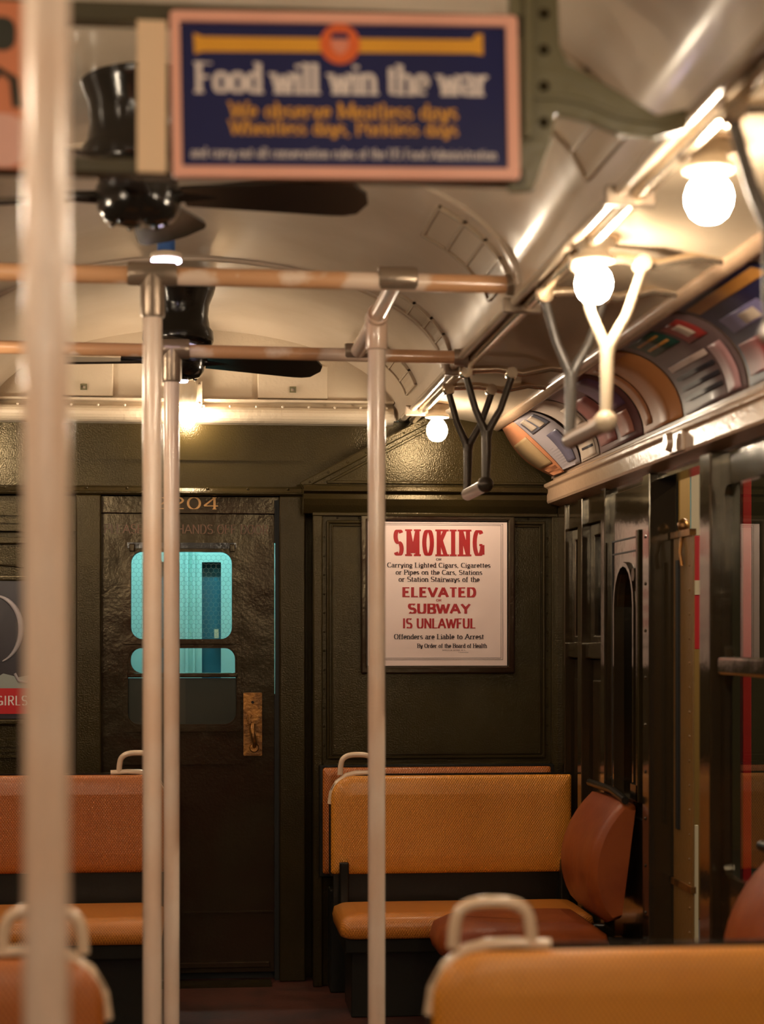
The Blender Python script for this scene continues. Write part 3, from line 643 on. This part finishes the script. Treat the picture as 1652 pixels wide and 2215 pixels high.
# end lamp on the moulding over the door
t = thing('wall_lamp', (-.03, 7.44, 2.32), 'bare bulb in a hooded cream holder over the end door', 'lamp')
MB().plate([rr(-.075, .028, 2.30, 2.405, .008)], 7.43, 7.445).build('back_plate', ENDCREAM, t, bev=.002)
MB().rivets([(.016, 7.43, 2.315), (.016, 7.43, 2.392)], .006).build('plate_screws', FITTING, t)['kind'] = 'stuff'
MB().lathe((-.03, 7.385, 2.29), [(.026, .01), (.035, .03), (.037, .05), (.037, .085), (.032, .105), (.018, .118), (.001, .122)], 18).build('hood', PORC, t)
MB().box(-.06, 0, 7.385, 7.44, 2.31, 2.395).build('hood_neck', PORC, t, bev=.01)
MB().lathe((-.03, 7.385, 2.248), [(.0005, -.034), (.016, -.031), (.029, -.02), (.034, -.004), (.034, .008), (.03, .02), (.024, .034), (.022, .06)], 18, caps=False).build('bulb', BULB, t)
# blue capped pilot lamp on the aisle line
t = thing('pilot_lamp', (-.08, 5.18, 2.615), 'small blue capped lamp with a violet white glow under the aisle ceiling', 'lamp')
MB().tube([(-.08, 5.18, 2.62), (-.08, 5.18, 2.49)], .006, 8).build('stem', BLACK, t)
MB().lathe((-.08, 5.18, 2.45), [(.025, 0), (.026, .03), (.022, .045), (.010, .052), (.001, .054)], 16).build('cap', BLUE, t)
MB().lathe((-.08, 5.18, 2.43), [(.04, 0), (.046, .008), (.044, .016), (.028, .022)], 20).build('collar', PORC, t)
MB().lathe((-.08, 5.18, 2.405), [(.0005, 0), (.022, .002), (.027, .010), (.03, .014), (.042, .018), (.042, .025)], 18).build('bulb', PILOT, t)

# --- ceiling fans
def make_fan(label):
    t = thing('ceiling_fan', (0, 0, 0), label, 'fan', 'ceiling fans over the aisle')
    MB().lathe((0, 0, 0), [(.10, .30), (.10, .276), (.13, .270), (.132, .262), (.126, .24), (.110, .20), (.106, .16), (.112, .12), (.124, .105), (.126, .075), (.118, .055), (.07, .048)], 28).build('motor_housing', BLACK, t)
    h = MB().lathe((0, 0, 0), [(.05, .05), (.085, .04), (.096, .015), (.092, -.03), (.075, -.055), (.03, -.066), (.001, -.067)], 24).build('hub', BLACK, t)
    MB().rivets([(.06*math.cos(k*PI/3), .06*math.sin(k*PI/3), -.060) for k in range(6)], .008, 'Z').build('hub_bolts', BLACK, h)['kind'] = 'stuff'
    for k in range(4):
        a = k*PI/2; R = Matrix.Rotation(a, 3, 'Z'); P = Matrix.Rotation(math.radians(-15), 3, 'X')
        m = MB(); n = 14; top, bot = [], []
        for i in range(n+1):
            u = i/n; r = lerp(.10, .51, u); w_ = lerp(.045, .085, min(1, u*1.3))
            if u > .86: w_ *= math.sqrt(max(0.02, 1-((u-.86)/.145)**2))
            for sgn in (-1, 1):
                for c in (.004, -.004):
                    p = P @ Vector((0, sgn*w_, c)); top.append(R @ Vector((r, p.y, p.z-.01*u)))
        fs = []
        for i in range(n):
            o = i*4; q_ = o+4
            fs += [(o, q_, q_+2, o+2), (o+1, o+3, q_+3, q_+1), (o, o+1, q_+1, q_), (o+2, q_+2, q_+3, o+3)]
        fs += [(0, 2, 3, 1), (n*4, n*4+1, n*4+3, n*4+2)]
        m.add(top, fs); bl = m.build('blade', BLADE, t)
        m2 = MB().tube([R @ Vector((.07, 0, .0)), R @ Vector((.12, 0, .002)), R @ Vector((.20, 0, .006))], [.016, .014, .010], 8)
        m2.build('blade_iron', BLACK, bl)
    return t
f1 = make_fan('large dark ceiling fan partly hidden by the blue war food card')
f2 = copy_tree(f1); f2['label'] = 'smaller looking black ceiling fan behind the far transverse rail'
f1.location = (-.125, 4.15, 2.36); f1.rotation_euler = (math.radians(3.2), 0, math.radians(-9))
f2.location = (-.06, 6.55, 2.35); f2.rotation_euler.z = math.radians(5)
t = thing('hub_lamp', (-.045, 6.50, 2.28), 'tiny violet white light under the hub of the farther fan', 'lamp')
MB().lathe((-.045, 6.50, 2.268), [(.001, 0), (.018, .002), (.021, .008), (.014, .014)], 14).build('lens', PILOT, t)
MB().lathe((-.045, 6.50, 2.276), [(.02, 0), (.024, .006), (.016, .016)], 14).build('bezel', BLACK, t)

# --- poles and rails
def tee(mb, p, d, r=.031, L=.055): return mb.tube([Vector(p)-Vector(d)*L, Vector(p)-Vector(d)*(L-.006), Vector(p)+Vector(d)*(L-.006), Vector(p)+Vector(d)*L], [r*.93, r, r, r*.93], 16)
def pole(name, x, y, ztop, label, r=.0245, z0=0):
    t = thing(name, (x, y, 0), label, 'pole', 'white enamel stanchion poles')
    MB().tube([(x, y, z0+.02), (x, y, ztop)], r, 20).build('shaft', ENAMEL, t)
    MB().lathe((x, y, 0), [(.05, 0), (.05, .012), (.034, .022), (.03, .05)], 20).build('floor_flange', FITTING, t)
    return t
RZ_F, RZ_N, YF, YN = 2.262, 2.302, 5.70, 4.73
xF, xN, xP = -.072, -.108, .510
t = pole('stanchion_pole', -.158, 2.0, 2.60, 'blurred pale pole nearest the camera at the left')
MB().lathe((-.158, 2.0, 2.56), [(.03, 0), (.034, .02), (.05, .04)], 16).build('top_flange', FITTING, t)
t = pole('stanchion_pole', xN, YN, RZ_N-.112, 'pale pole joined by a tee to the nearer transverse rail')
t = pole('stanchion_pole', xF, YF, RZ_F-.102, 'pale pole joined by a tee to the farther transverse rail')
YP = 5.2
zP = lerp(RZ_N, RZ_F, (YP-YN)/(YF-YN))
t = pole('stanchion_pole', xP, YP, zP-.092, 'pale pole in front of the smoking notice')
def end_tee(mb, p, L): return mb.tube([Vector(p)-Vector((0, 0, q_)) for q_ in (0, L-.006, L)], [.031, .031, .029], 16)
t = thing('transverse_rail', (0, YN, RZ_N), 'nearer transverse ceiling rail with worn peach enamel', 'rail', 'transverse ceiling rails')
MB().tube([(-.84, YN, RZ_N), (.84, YN, RZ_N-.01)], .0235, 18).build('rail_tube', ENAMELR, t)
end_tee(tee(MB(), (xN, YN, RZ_N), (1, 0, 0), L=.062), (xN, YN, RZ_N), .111).build('tee_fitting', FITTING, t)
tee(MB(), (xP+.008, YN, RZ_N), (1, 0, 0), L=.05).build('coupling', FITTING, t)
MB().lathe((.83, YN, RZ_N-.01), [(.028, -.03), (.03, 0), (.036, .012)], 14, 'X').build('end_flange', FITTING, t)
t = thing('transverse_rail', (0, YF, RZ_F), 'farther transverse ceiling rail with copper coloured enamel', 'rail', 'transverse ceiling rails')
MB().tube([(-.84, YF, RZ_F), (.84, YF, RZ_F-.012)], .0205, 18).build('rail_tube', ENAMELR, t)
end_tee(tee(MB(), (xF, YF, RZ_F), (1, 0, 0), L=.055), (xF, YF, RZ_F), .101).build('tee_fitting', FITTING, t)
tee(MB(), (xP-.01, YF, RZ_F), (1, 0, 0), L=.04, r=.027).build('coupling', FITTING, t)
MB().lathe((.83, YF, RZ_F-.012), [(.026, -.03), (.028, 0), (.034, .012)], 14, 'X').build('end_flange', FITTING, t)
t = thing('lengthwise_rail', (xP, YP, zP), 'short lengthwise rail linking the two transverse rails above the pole by the smoking notice', 'rail')
MB().tube([(xP+.008, YN+.034, RZ_N), (xP, YP, zP), (xP-.01, YF-.03, RZ_F)], .023, 18).build('rail_tube', ENAMEL, t)
end_tee(tee(MB(), (xP, YP, zP), Vector((0, YF-YN, RZ_F-RZ_N)).normalized(), L=.05), (xP, YP, zP), .091).build('tee_fitting', ENAMEL, t)

# --- strap hangers
def strap(y, label, mats, dy=.40):
    t = thing('strap_hanger', (.92, y, 2.25), label, 'strap', 'metal strap hangers over the right seats')
    for i, (yy, m) in enumerate(((y, mats[0]), (y+dy, mats[1]))):
        MB().tube([(.83, yy, 2.222), (.95, yy, 2.228), (1.03, yy, 2.215), (1.12, yy, 2.235), (1.19, yy, 2.228)], .013, 10).build('bracket_tube', CHROME, t)
        xl, xr, xs = .85, .995, .915
        MB().tube([(xl, yy, 2.205), (xl+.03, yy, 2.10), (xs-.006, yy, 2.035), (xs, yy, 2.0)], [.011, .011, .013, .014], 10).tube([(xr, yy, 2.20), (xr-.035, yy, 2.10), (xs+.008, yy, 2.035), (xs, yy, 2.0)], [.011, .011, .013, .014], 10).tube([(xs, yy, 2.03), (xs, yy, 1.95), (xs-.003, yy, 1.862)], [.016, .015, .012], 12).build('fork', m, t)
        for xx in (xl, xr): MB().lathe((xx, yy, 2.215), [(.018, -.018), (.022, 0), (.02, .016)], 12, 'Y').build('pivot_eye', CHROME if m is not LITSTRAP else LITSTRAP, t)
        MB().ball((xs-.003, yy, 1.862), .026 if i == 0 else .02, 14, 8).build('grip_knuckle', m, t)
    MB().tube([(.912, y+.02, 1.86), (.912, y+dy-.015, 1.86)], .0205, 14).build('grip', GRIP, t)
    return t
strap(2.47, 'strap hanger cut off by the top right edge of the photo', (DIMSTRAP, DIMSTRAP))
strap(4.06, 'strap hanger below the middle bulb, lit cream near and shaded grey far', (LITSTRAP, SHADESTRAP))
strap(5.78, 'strap hanger in a shaded dark tone in front of the cab wall gable', (DIMSTRAP, DIMSTRAP))

# --- ceiling ventilators
def vent(y0, y1, a0, a1, label):
    t = thing('ceiling_ventilator', (.7, (y0+y1)/2, 2.45), label, 'ventilator', 'ventilators on the arched ceiling')
    def pt(a, d, y): a = math.radians(a); return ((AX-d)*math.sin(a), y, AZ+(AB-d)*math.cos(a))
    def shell(b0, b1, ya, yb, d0, d1, n=6):
        m = MB(); vs = []
        for i in range(n+1):
            a = lerp(b0, b1, i/n); vs += [pt(a, d0, ya), pt(a, d0, yb), pt(a, d1, yb), pt(a, d1, ya)]
        fs = [(i*4+k, i*4+(k+1) % 4, i*4+4+(k+1) % 4, i*4+4+k) for i in range(n) for k in range(4)]+[(0, 1, 2, 3), (n*4, n*4+3, n*4+2, n*4+1)]
        return m.add(vs, fs)
    for ya, yb in ((y0, y0+.014), (y1-.014, y1)): shell(a0, a1, ya, yb, -.004, .012, 12).build('side_bar', LEDGE, t)
    N = 4
    for i in range(N+1): a = lerp(a0, a1, i/N); shell(a-.5, a+.5, y0, y1, -.004, .010, 1).build('cross_bar', LEDGE, t)
    for i in range(N): shell(lerp(a0, a1, i/N)+.5, lerp(a0, a1, (i+1)/N)-.5, y0+.014, y1-.014, -.004, .006, 3).build('grille_plate', flat('vent_tan', (.50, .40, .28)), t)
vent(4.72, 5.06, 50, 82, 'ventilator with four cells on the arch above the nearer rail end')
vent(5.86, 6.05, 50, 84, 'ventilator with four cells on the arch above the farther rail end')
vent(6.75, 7.05, 48, 82, 'ventilator on the arch beside the far gable bulb')
vent(3.36, 3.75, 44, 80, 'brown ventilator on the arch beside the green bracket plate')

# --- transverse card rack with cards
RY = 3.0
t = thing('card_rack', (.1, RY, 2.12), 'green steel card rack hanging across the aisle below the arch', 'rack')
MB().box(-.62, .54, RY+.005, RY+.045, 2.126, 2.152).build('bottom_rail', RACKR, t, bev=.005)
MB().box(-.62, .54, RY+.005, RY+.045, 2.372, 2.405).build('top_rail', RACKR, t, bev=.005)
pts = [(.515, 2.115), (.556, 2.118), (.585, 2.20), (.592, 2.245), (.655, 2.232), (.70, 2.215), (.76, 2.21), (.815, 2.226), (.82, 2.262), (.765, 2.248), (.70, 2.285), (.612, 2.33), (.60, 2.36), (.595, 2.51), (.515, 2.54)]
MB().plate([pts], RY+.012, RY+.03).build('gusset_plate', OLIVEC, t, bev=.003)
MB().tube([(.55, RY+.011, 2.272), (.60, RY+.011, 2.272), (.65, RY+.011, 2.262), (.70, RY+.011, 2.243), (.77, RY+.011, 2.235), (.81, RY+.011, 2.24)], .006, 8).build('gusset_bead', OLIVEC, t)
MB().box(.538, .552, RY-.004, RY+.012, 2.20, 2.50).build('edge_angle', OLIVEC, t, bev=.003)
MB().rivets([(.573, RY+.012, z) for z in (2.23, 2.29, 2.35, 2.41)], .010).build('gusset_rivets', OLIVE, t)['kind'] = 'stuff'
MB().plate([[(-.62, 2.10), (-.56, 2.10), (-.56, 2.52), (-.62, 2.49)]], RY+.012, RY+.03).build('far_plate', OLIVEC, t)

t = thing('war_food_card', (.2465, RY, 2.13), 'navy card reading Food will win the war in a salmon border', 'sign')
x0, x1, z0, z1 = -.036, .529, 2.124, 2.392
def sx(px): return x0+(px-370)/(1130-370)*(x1-x0)
def sz(py): return z1-(py-2)/(383-2)*(z1-z0)
MB().plate([rr(x0, x1, z0, z1, .008), rr(x0+.0155, x1-.019, z0+.018, z1-.017, .003)], RY-.012, RY+.003).build('border', SALMON, t, bev=.004)
MB().box(x0+.012, x1-.015, RY-.003, RY+.002, z0+.014, z1-.013).build('card', SIGNB, t)
yp = RY-.0035
m = MB().add([(sx(a), yp, sz(c)) for a, c in ((420, 50), (440, 58), (1030, 56), (1040, 42), (1054, 42), (1054, 92), (1030, 88), (440, 92), (422, 98))], [tuple(range(9))]); m.build('yellow_ribbon', YELLOW, t)
e = MB().lathe((sx(738), yp-.0005, sz(71)), [(.0325, 0), (.0325, -.0006)], 32, 'Y').build('round_emblem', ORANGE, t)
cxx, czz = sx(738), sz(71)
MB().plate([[(cxx-.014, czz+.012), (cxx-.014, czz-.004), (cxx-.008, czz-.013), (cxx, czz-.018), (cxx+.008, czz-.013), (cxx+.014, czz-.004), (cxx+.014, czz+.012)]], yp-.0018, yp-.0012).build('shield', flat('shield_pink', (.75, .26, .16)), e)
MB().box(cxx-.014, cxx+.014, yp-.0024, yp-.0019, czz+.008, czz+.018).build('shield_chief', SIGNB, e)
letters(MB(), 'Food will win the war', sx(424), sx(1064), sz(186), sz(117)-sz(186), yp, .20, .10, .06, gap=.03).build('headline', SIGNW, t)
letters(MB(), 'We observe Meatless days', sx(495), sx(995), sz(243), sz(207)-sz(243), yp, .17, .09, .05, gap=.04).build('yellow_line', YELLOW, t)
letters(MB(), 'Wheatless days, Porkless days', sx(495), sx(995), sz(281), sz(249)-sz(281), yp, .17, .09, .05, gap=.04).build('yellow_line', YELLOW, t)
letters(MB(), 'and carry out all conservation rules of the US Food Administration', sx(410), sx(1080), sz(335), sz(312)-sz(335), yp, .14, .09, .03, gap=.05).build('small_line', SIGNW, t)
for o in [t]:
    o.rotation_euler.y = math.radians(-1.0)
t = thing('cream_card', (-.065, RY, 2.13), 'plain cream card standing upright just left of the navy war food card', 'card')
MB().box(-.093, -.046, RY-.004, RY+.003, 2.128, 2.372).build('sheet', flat('cream_card', (.80, .57, .36)), t)
t = thing('orange_card', (-.45, RY, 2.13), 'orange and pink picture card at the top left edge of the photo', 'card')
MB().box(-.60, -.262, RY-.004, RY+.003, 2.128, 2.395).build('sheet', flat('orange_card', (.62, .20, .09)), t)
MB().plate([rr(-.36, -.27, 2.13, 2.215, .03)], RY-.0055, RY-.0045).build('pink_patch', flat('pink_card', (.70, .38, .30)), t)
MB().plate([rr(-.33, -.285, 2.315, 2.37, .02)], RY-.0055, RY-.0045).build('dark_patch', flat('dark_card', (.03, .03, .02)), t)
MB().tube([(-.335, RY-.005, 2.25), (-.31, RY-.005, 2.285), (-.288, RY-.005, 2.27), (-.283, RY-.005, 2.225)], .007, 6).build('dark_stroke', flat('dark_card', (.03, .03, .02)), t)

# --- curved advertising cards in the right cove
def cove_pt(v, d=0.0, y=0):
    a = math.radians(90*v); return (1.21+(.213-d)*math.sin(a), 2.016+(.203-d)*math.cos(a))
def sag_pt(v, d=0.0, y=7.0):
    # the end card has sprung out of its groove at the far end and bows towards the aisle there
    u = min(1, max(0, (y-6.70)/.54)); cx_, cz_ = cove_pt(v, d)
    x_ = lerp(1.212, 1.415, v); z_ = lerp(2.214, 2.022, v); k = math.sin(PI*v)*.03+d
    return (lerp(cx_, x_-k*.7, u), lerp(cz_, z_-k*.74, u))
def patch(y0, y1, v0, v1, d, fn=cove_pt, n=24):
    m = MB(); N = 2*n+2; vs = []
    for y in (y0, y1): vs += [(x, y, z) for dd in (d, d-.0015) for x, z in [fn(lerp(v0, v1, i/n), dd, y) for i in range(n+1)]]
    loop = list(range(n+1))+list(range(2*n+1, n, -1))
    fs = [(loop[i], loop[(i+1) % N], N+loop[(i+1) % N], N+loop[i]) for i in range(N)]+[tuple(loop), tuple(N+i for i in loop)]
    return m.add(vs, fs, True)
def card(y0, y1, base, prints, label, fn=cove_pt):
    xm, zm = fn(1.0)
    t = thing('advert_card', (xm, (y0+y1)/2, zm), label, 'advert', 'curved advert cards along the right cove')
    patch(y0, y1, .03, .97, .004, fn).build('sheet', flat('card_'+'_'.join(str(int(c*100)) for c in base), base), t)
    for i, (u0, u1, v0, v1, c) in enumerate(prints):
        patch(lerp(y0, y1, u0), lerp(y0, y1, u1), v0, v1, .0065+.0005*i, fn, 12).build('print', flat('ink_'+'_'.join(str(int(q*100)) for q in c), c), t)
W_, K_, R_, O_, B_, G_, P_, Y_ = (.46, .37, .29), (.02, .016, .02), (.24, .025, .02), (.30, .10, .035), (.018, .018, .055), (.012, .04, .028), (.10, .062, .06), (.36, .16, .035)
card(6.74, 7.24, (.30, .26, .27), [(.55, 1, .0, 1.0, (.42, .17, .08)), (.05, .48, .12, .34, (.12, .12, .15)), (.30, .44, .10, .30, W_), (.12, .26, .12, .32, W_), (.08, .3, .45, .9, (.10, .09, .13)), (.62, .95, .3, .8, (.30, .20, .10))], 'sprung card with two white squares at the far end of the cove', sag_pt)
card(6.42, 6.72, (.42, .34, .28), [(.1, .42, .3, .55, W_), (.12, .9, .6, .95, W_), (.2, .8, .65, .69, K_), (.2, .8, .74, .77, K_), (.2, .8, .82, .85, K_)], 'grey and white printed card beside the sprung card')
card(5.78, 6.40, (.10, .035, .032), [(.1, .5, .1, .6, (.10, .05, .09)), (.55, .95, .3, .9, (.22, .07, .06)), (.15, .45, .65, .9, (.30, .11, .07))], 'dark maroon card behind the cream strap hanger')
card(5.30, 5.76, (.32, .125, .04), [(.02, .98, .04, .14, (.26, .10, .05)), (.75, .92, .1, .9, (.30, .12, .05))], 'plain rust orange card in the middle of the cove')
card(4.66, 5.28, P_, [(.45, .9, .08, .34, G_), (.5, .85, .14, .17, Y_), (.5, .85, .24, .27, Y_), (.1, .38, .12, .4, R_), (.18, .3, .18, .34, W_), (.3, .9, .5, .56, (.40, .30, .26)), (.3, .9, .62, .66, K_), (.3, .9, .72, .76, K_), (.3, .9, .82, .86, K_), (.05, .24, .5, .95, (.34, .18, .18))], 'grey printed card with a green block and a red figure')
card(4.02, 4.64, B_, [(.05, .95, .1, .22, Y_), (.4, .9, .36, .52, (.16, .14, .26)), (.05, .35, .4, .9, (.55, .24, .05)), (.5, .95, .62, .9, R_), (.5, .7, .4, .5, W_)], 'dark blue card with yellow bands next to the grey printed card')
card(3.38, 4.00, (.10, .06, .07), [(.1, .9, .2, .5, Y_), (.1, .5, .6, .9, B_)], 'brown card with a yellow band at the right photo edge')

# --- posters
px0, pz0 = .68, 1.838
def qx(c): return px0+((780+c/4.859)-795)*.001857
def qz(c): return pz0-((1100+c/4.859)-1128)*.001836
t = thing('smoking_notice', (.958, 7.29, 1.265), 'pink white smoking notice in red and black type on the cab wall', 'poster')
MB().box(.68, 1.237, 7.287, 7.292, 1.266, 1.838).build('sheet', PAPER, t)
yp = 7.2862
LN = [('SMOKING', 352, 1275, 222, 493, INKR, .165, .085, .055, .42), ('OR', 785, 840, 520, 545, INKK, .26, .2, .0, .12), ('Carrying Lighted Cigars, Cigarettes', 274, 1355, 568, 617, INKK, .205, .12, .075, .05),
      ('or Pipes on the Cars, Stations', 362, 1268, 643, 692, INKK, .205, .12, .075, .05), ('or Station Stairways of the', 392, 1240, 715, 767, INKK, .205, .12, .075, .05),
      ('ELEVATED', 435, 1198, 825, 930, INKR, .30, .24, 0, .14), ('OR', 785, 840, 950, 975, INKR, .26, .2, 0, .12), ('SUBWAY', 495, 1140, 997, 1102, INKR, .29, .23, 0, .12),
      ('IS UNLAWFUL', 435, 1198, 1152, 1257, INKR, .21, .17, 0, .10), ('Offenders are Liable to Arrest', 345, 1285, 1318, 1370, INKK, .205, .12, .075, .05),
      ('By Order of the Board of Health', 588, 1317, 1418, 1462, INKK, .205, .12, .075, .05), ('SHIRLEY W. WYNNE, M. D.,', 848, 1098, 1480, 1493, INKK, .16, .12, 0, .06), ('Commissioner', 1018, 1125, 1503, 1514, INKK, .15, .1, 0, .05)]
for s, a, c, top, base, m, tk, tn, sf, gp in LN:
    letters(MB(), s, qx(a), qx(c), qz(base), qz(top)-qz(base), yp, tk, tn, sf, gap=gp).build('lettering', m, t)
fr = MB()
for o in (137, 155):
    i_ = (o-137); a, c, tp, bt, q_ = qx(137+i_), qx(1487-i_), qz(155+i_*.85), qz(1587-i_*.85), .0012
    fr.plate([rect(a, c, bt, tp), rect(a+q_, c-q_, bt+q_, tp-q_)], yp, yp+.0005)
fr.build('ruled_border', INKK, t)
t = thing('red_band_poster', (-.80, 7.48, 1.07), 'dark photo poster with a red band reading GIRLS on the end wall', 'poster')
MB().box(-1.0, -.622, 7.476, 7.482, 1.055, 1.603).build('sheet', flat('photo_dark', (.022, .015, .020), .3), t)
MB().box(-1.0, -.622, 7.4745, 7.4758, 1.074, 1.176).build('red_band', flat('band_red', (.50, .012, .015), .3), t)
letters(MB(), 'GIRLS', -.787, -.665, 1.108, .038, 7.4738, .15, .13, gap=.14).build('band_lettering', SIGNW, t)
MB().plate([[(-1.0, 1.176), (-.622, 1.176), (-.65, 1.23), (-.70, 1.22), (-.76, 1.235), (-.80, 1.21), (-1.0, 1.24)]], 7.4748, 7.4758).build('pale_cloth', flat('photo_grey', (.28, .30, .27)), t)
m = MB()
for rx_, rz_, w_ in ((.11, .135, .012),):
    P = [(-.80+rx_*math.cos(math.radians(a)), 7.4745, 1.41+rz_*math.sin(math.radians(a))) for a in range(-70, 95, 8)]
    m.tube(P, [.003+.010*math.sin(PI*i/(len(P)-1)) for i in range(len(P))], 6)
m.build('hair_outline', flat('photo_light', (.36, .32, .33)), t)
MB().tube([(-.715, 7.4745, 1.235), (-.70, 7.4745, 1.205), (-.67, 7.4745, 1.20), (-.645, 7.4745, 1.225)], .006, 6).build('curl', flat('photo_light', (.36, .32, .33)), t)

# --- seats
def grab_handle(t, xe, y, z, s, m=HANDLE):
    """D loop over the aisle corner; s=+1 when the seat lies to the right of xe"""
    r = .0105; x_a, x_b = xe+s*.036, xe+s*.170
    P = [(x_a, y, z-.004), (x_a+s*.002, y, z+.026)]+[(lerp(x_a, x_b, .5)-s*.063*(1 if math.cos(math.radians(a)) > 0 else -1)*abs(math.cos(math.radians(a)))**.75, y, z+.030+.042*math.sin(math.radians(a))**.75) for a in range(15, 166, 10)]+[(x_b-s*.002, y, z+.026), (x_b, y, z-.002)]
    g = MB().tube(P, r, 12)
    Q = [(x_b+s*.03, y, z-.001), (x_b-s*.03, y, z+.002), (xe+s*.095, y, z+.001), (xe+s*.06, y, z-.008), (xe+s*.026, y, z-.034), (xe+s*.004, y, z-.072), (xe-s*.004, y, z-.115)]
    g.tube(Q, [.010, .010, .011, .012, .012, .011, .009], 12)
    g.build('grab_handle', m, t)
def seat(name, xe, xw, yb, zt, zb, label, back_mat, seat_y=None, seat_z=.42, handle=True, mcush=RATTANT, th=.05, group='rattan bench seats', sx0=None, plain=False):
    """transverse bench: xe aisle end, xw wall end, yb front face of its back"""
    s = 1 if xw > xe else -1
    t = thing(name, ((xe+xw)/2, yb, 0), label, 'seat', group)
    a, c = min(xe, xw), max(xe, xw)
    def out(ins):
        r = max(.004, .085-ins)
        rs = (.008, r, .012, .008) if s > 0 else (r, .008, .008, .012)
        return rr(a+ins, c-ins, zb+ins, zt-ins, n=8, rs=[max(.003, q) for q in rs])
    L = [(.010, yb+th), (.002, yb+th-.006), (0, yb+th*.6), (0, yb+.018), (.004, yb+.006), (.014, yb), (.035, yb-.005), (.07, yb-.009)]
    MB().pillow(out, L).build('backrest', back_mat, t)
    # dark metal edge round the cushion
    e = MB(); o_ = out(-.006); i_ = out(.0)
    e.plate([o_, out(.004)], yb+.022, yb+.05); e.build('back_frame', BLACK, t)
    if handle: grab_handle(t, xe, yb+.03, zt+.008, s)
    if seat_y:
        y0, y1 = seat_y
        def so(ins): return rr(a+.0+ins, c-ins, y0+ins, y1-ins, n=6, rs=(.04,)*4)
        MB().pillow(so, [(.02, seat_z-.085), (.004, seat_z-.075), (0, seat_z-.045), (.006, seat_z-.018), (.03, seat_z-.004), (.07, seat_z+.002)], 'Z').build('seat_cushion', mcush, t)
        MB().box(a+.02, c-.02, y0+.04, y1, seat_z-.14, seat_z-.085).build('seat_frame', SEATB, t, bev=.006)
        MB().box(a+.05, c-.03, min(y0+.12, yb), max(y0+.16, yb-.01), 0, seat_z-.13).build('pedestal', SEATB, t, bev=.004)
        for xx in (a+.03, c-.05): MB().box(xx, xx+.035, min(yb, y1)-.02, max(yb+.04, y1), seat_z-.10, zb+.05).build('back_bracket', SEATB, t, bev=.005)
        MB().box(a+.01, c-.01, yb+.02, yb+.05, seat_z-.06, zb+.01).build('back_panel', SEATB, t)
    return t
seat('bench_seat', .513, 1.440, 6.99, .852, .478, 'ochre rattan bench seat in front of the cab wall', RATTAN, (6.56, 6.98), .385)
t = thing('bulkhead_bench', (.95, 7.22, .0), 'russet rattan bench back fixed to the cab wall behind the ochre bench', 'seat')
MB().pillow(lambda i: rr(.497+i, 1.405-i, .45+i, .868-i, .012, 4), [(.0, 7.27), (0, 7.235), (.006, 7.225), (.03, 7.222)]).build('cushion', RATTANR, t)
MB().plate([rect(.485, 1.417, .44, .876), rect(.500, 1.402, .455, .866)], 7.235, 7.275).build('cushion_frame', SEATB, t, bev=.003)
MB().box(.52, 1.38, 7.15, 7.27, 0, .40).build('heater_box', SEATB, t, bev=.006)
seat('bench_seat', -.11, -1.36, 6.86, .872, .512, 'shaded russet rattan bench seat left of the aisle near the end door', RATTANR, (6.36, 6.85), .412)
seat('bench_seat', .392, 1.36, 3.03, .857, .50, 'blurred ochre rattan seat back in the bottom right corner', RATTAN, (3.10, 3.52), .42)
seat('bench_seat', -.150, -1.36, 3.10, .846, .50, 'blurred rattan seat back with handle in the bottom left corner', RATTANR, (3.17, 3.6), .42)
# fold down side seats in brown leather
def side_seat(y0, y1, label, xs=.80):
    t = thing('side_seat', (1.2, (y0+y1)/2, 0), label, 'seat', 'brown leather side seats')
    n = 10; m = MB(); vs = []
    ring = 14
    def prof(k):   # lens shaped cushion profile in (x,z), leaning back
        pts = []
        for i in range(ring):
            v = i/(ring-1); z = lerp(.44, .835, v); xb = lerp(1.375, 1.425, v)
            pts.append((xb-.02-.085*math.sin(PI*min(1, v*1.02))**.7*(1 if k else 1)-.01, z))
        for i in range(ring-1, -1, -1):
            v = i/(ring-1); pts.append((lerp(1.385, 1.44, v), lerp(.45, .83, v)))
        return pts
    P = prof(0)
    st = [(y0, .80), (y0+.012, .93), (y0+.035, 1.0)]+[(lerp(y0+.035, y1-.035, i/6), 1.0) for i in range(1, 6)]+[(y1-.035, 1.0), (y1-.012, .93), (y1, .80)]
    cxm, czm = 1.40, .64; N = len(P)
    for y, k in st:
        for x, z in P: vs.append((1.42-(1.42-x)*k, y, czm+(z-czm)*(.5+.5*k)))
    fs = [(j*N+i, j*N+(i+1) % N, (j+1)*N+(i+1) % N, (j+1)*N+i) for j in range(len(st)-1) for i in range(N)]
    m.add(vs, fs, True); m.add(vs[:N], [tuple(range(N))]); m.add(vs[-N:], [tuple(range(N))])
    m.build('backrest', VINYL, t)
    MB().tube([(1.40, y0-.01, .845), (1.415, (y0+y1)/2, .858), (1.40, y1+.03, .862)], .013, 10).build('top_rail', SEATB, t)
    def so(ins): return rr(xs+ins, 1.36-ins, y0+.0+ins, y1-ins, n=8, rs=(.03, .16, .16, .03))
    MB().pillow(so, [(.03, .315), (.008, .325), (0, .355), (.012, .40), (.05, .425), (.10, .434)], 'Z').build('seat_cushion', VINYL, t)
    MB().box(xs+.1, 1.40, y0+.06, y1-.06, .27, .315).build('seat_frame', SEATB, t, bev=.005)
    for ya in (y0+.10, y1-.13): MB().plate([[(1.42, 0), (1.42, .38), (1.30, .38), (1.24, .27), (1.34, .0)]], ya, ya+.03).build('seat_bracket', BLACK, t, bev=.004)
    return t
side_seat(5.95, 6.46, 'brown leather side seat between the ochre bench and the side doorway')
side_seat(3.95, 4.45, 'brown leather side seat back cut off by the right photo edge')
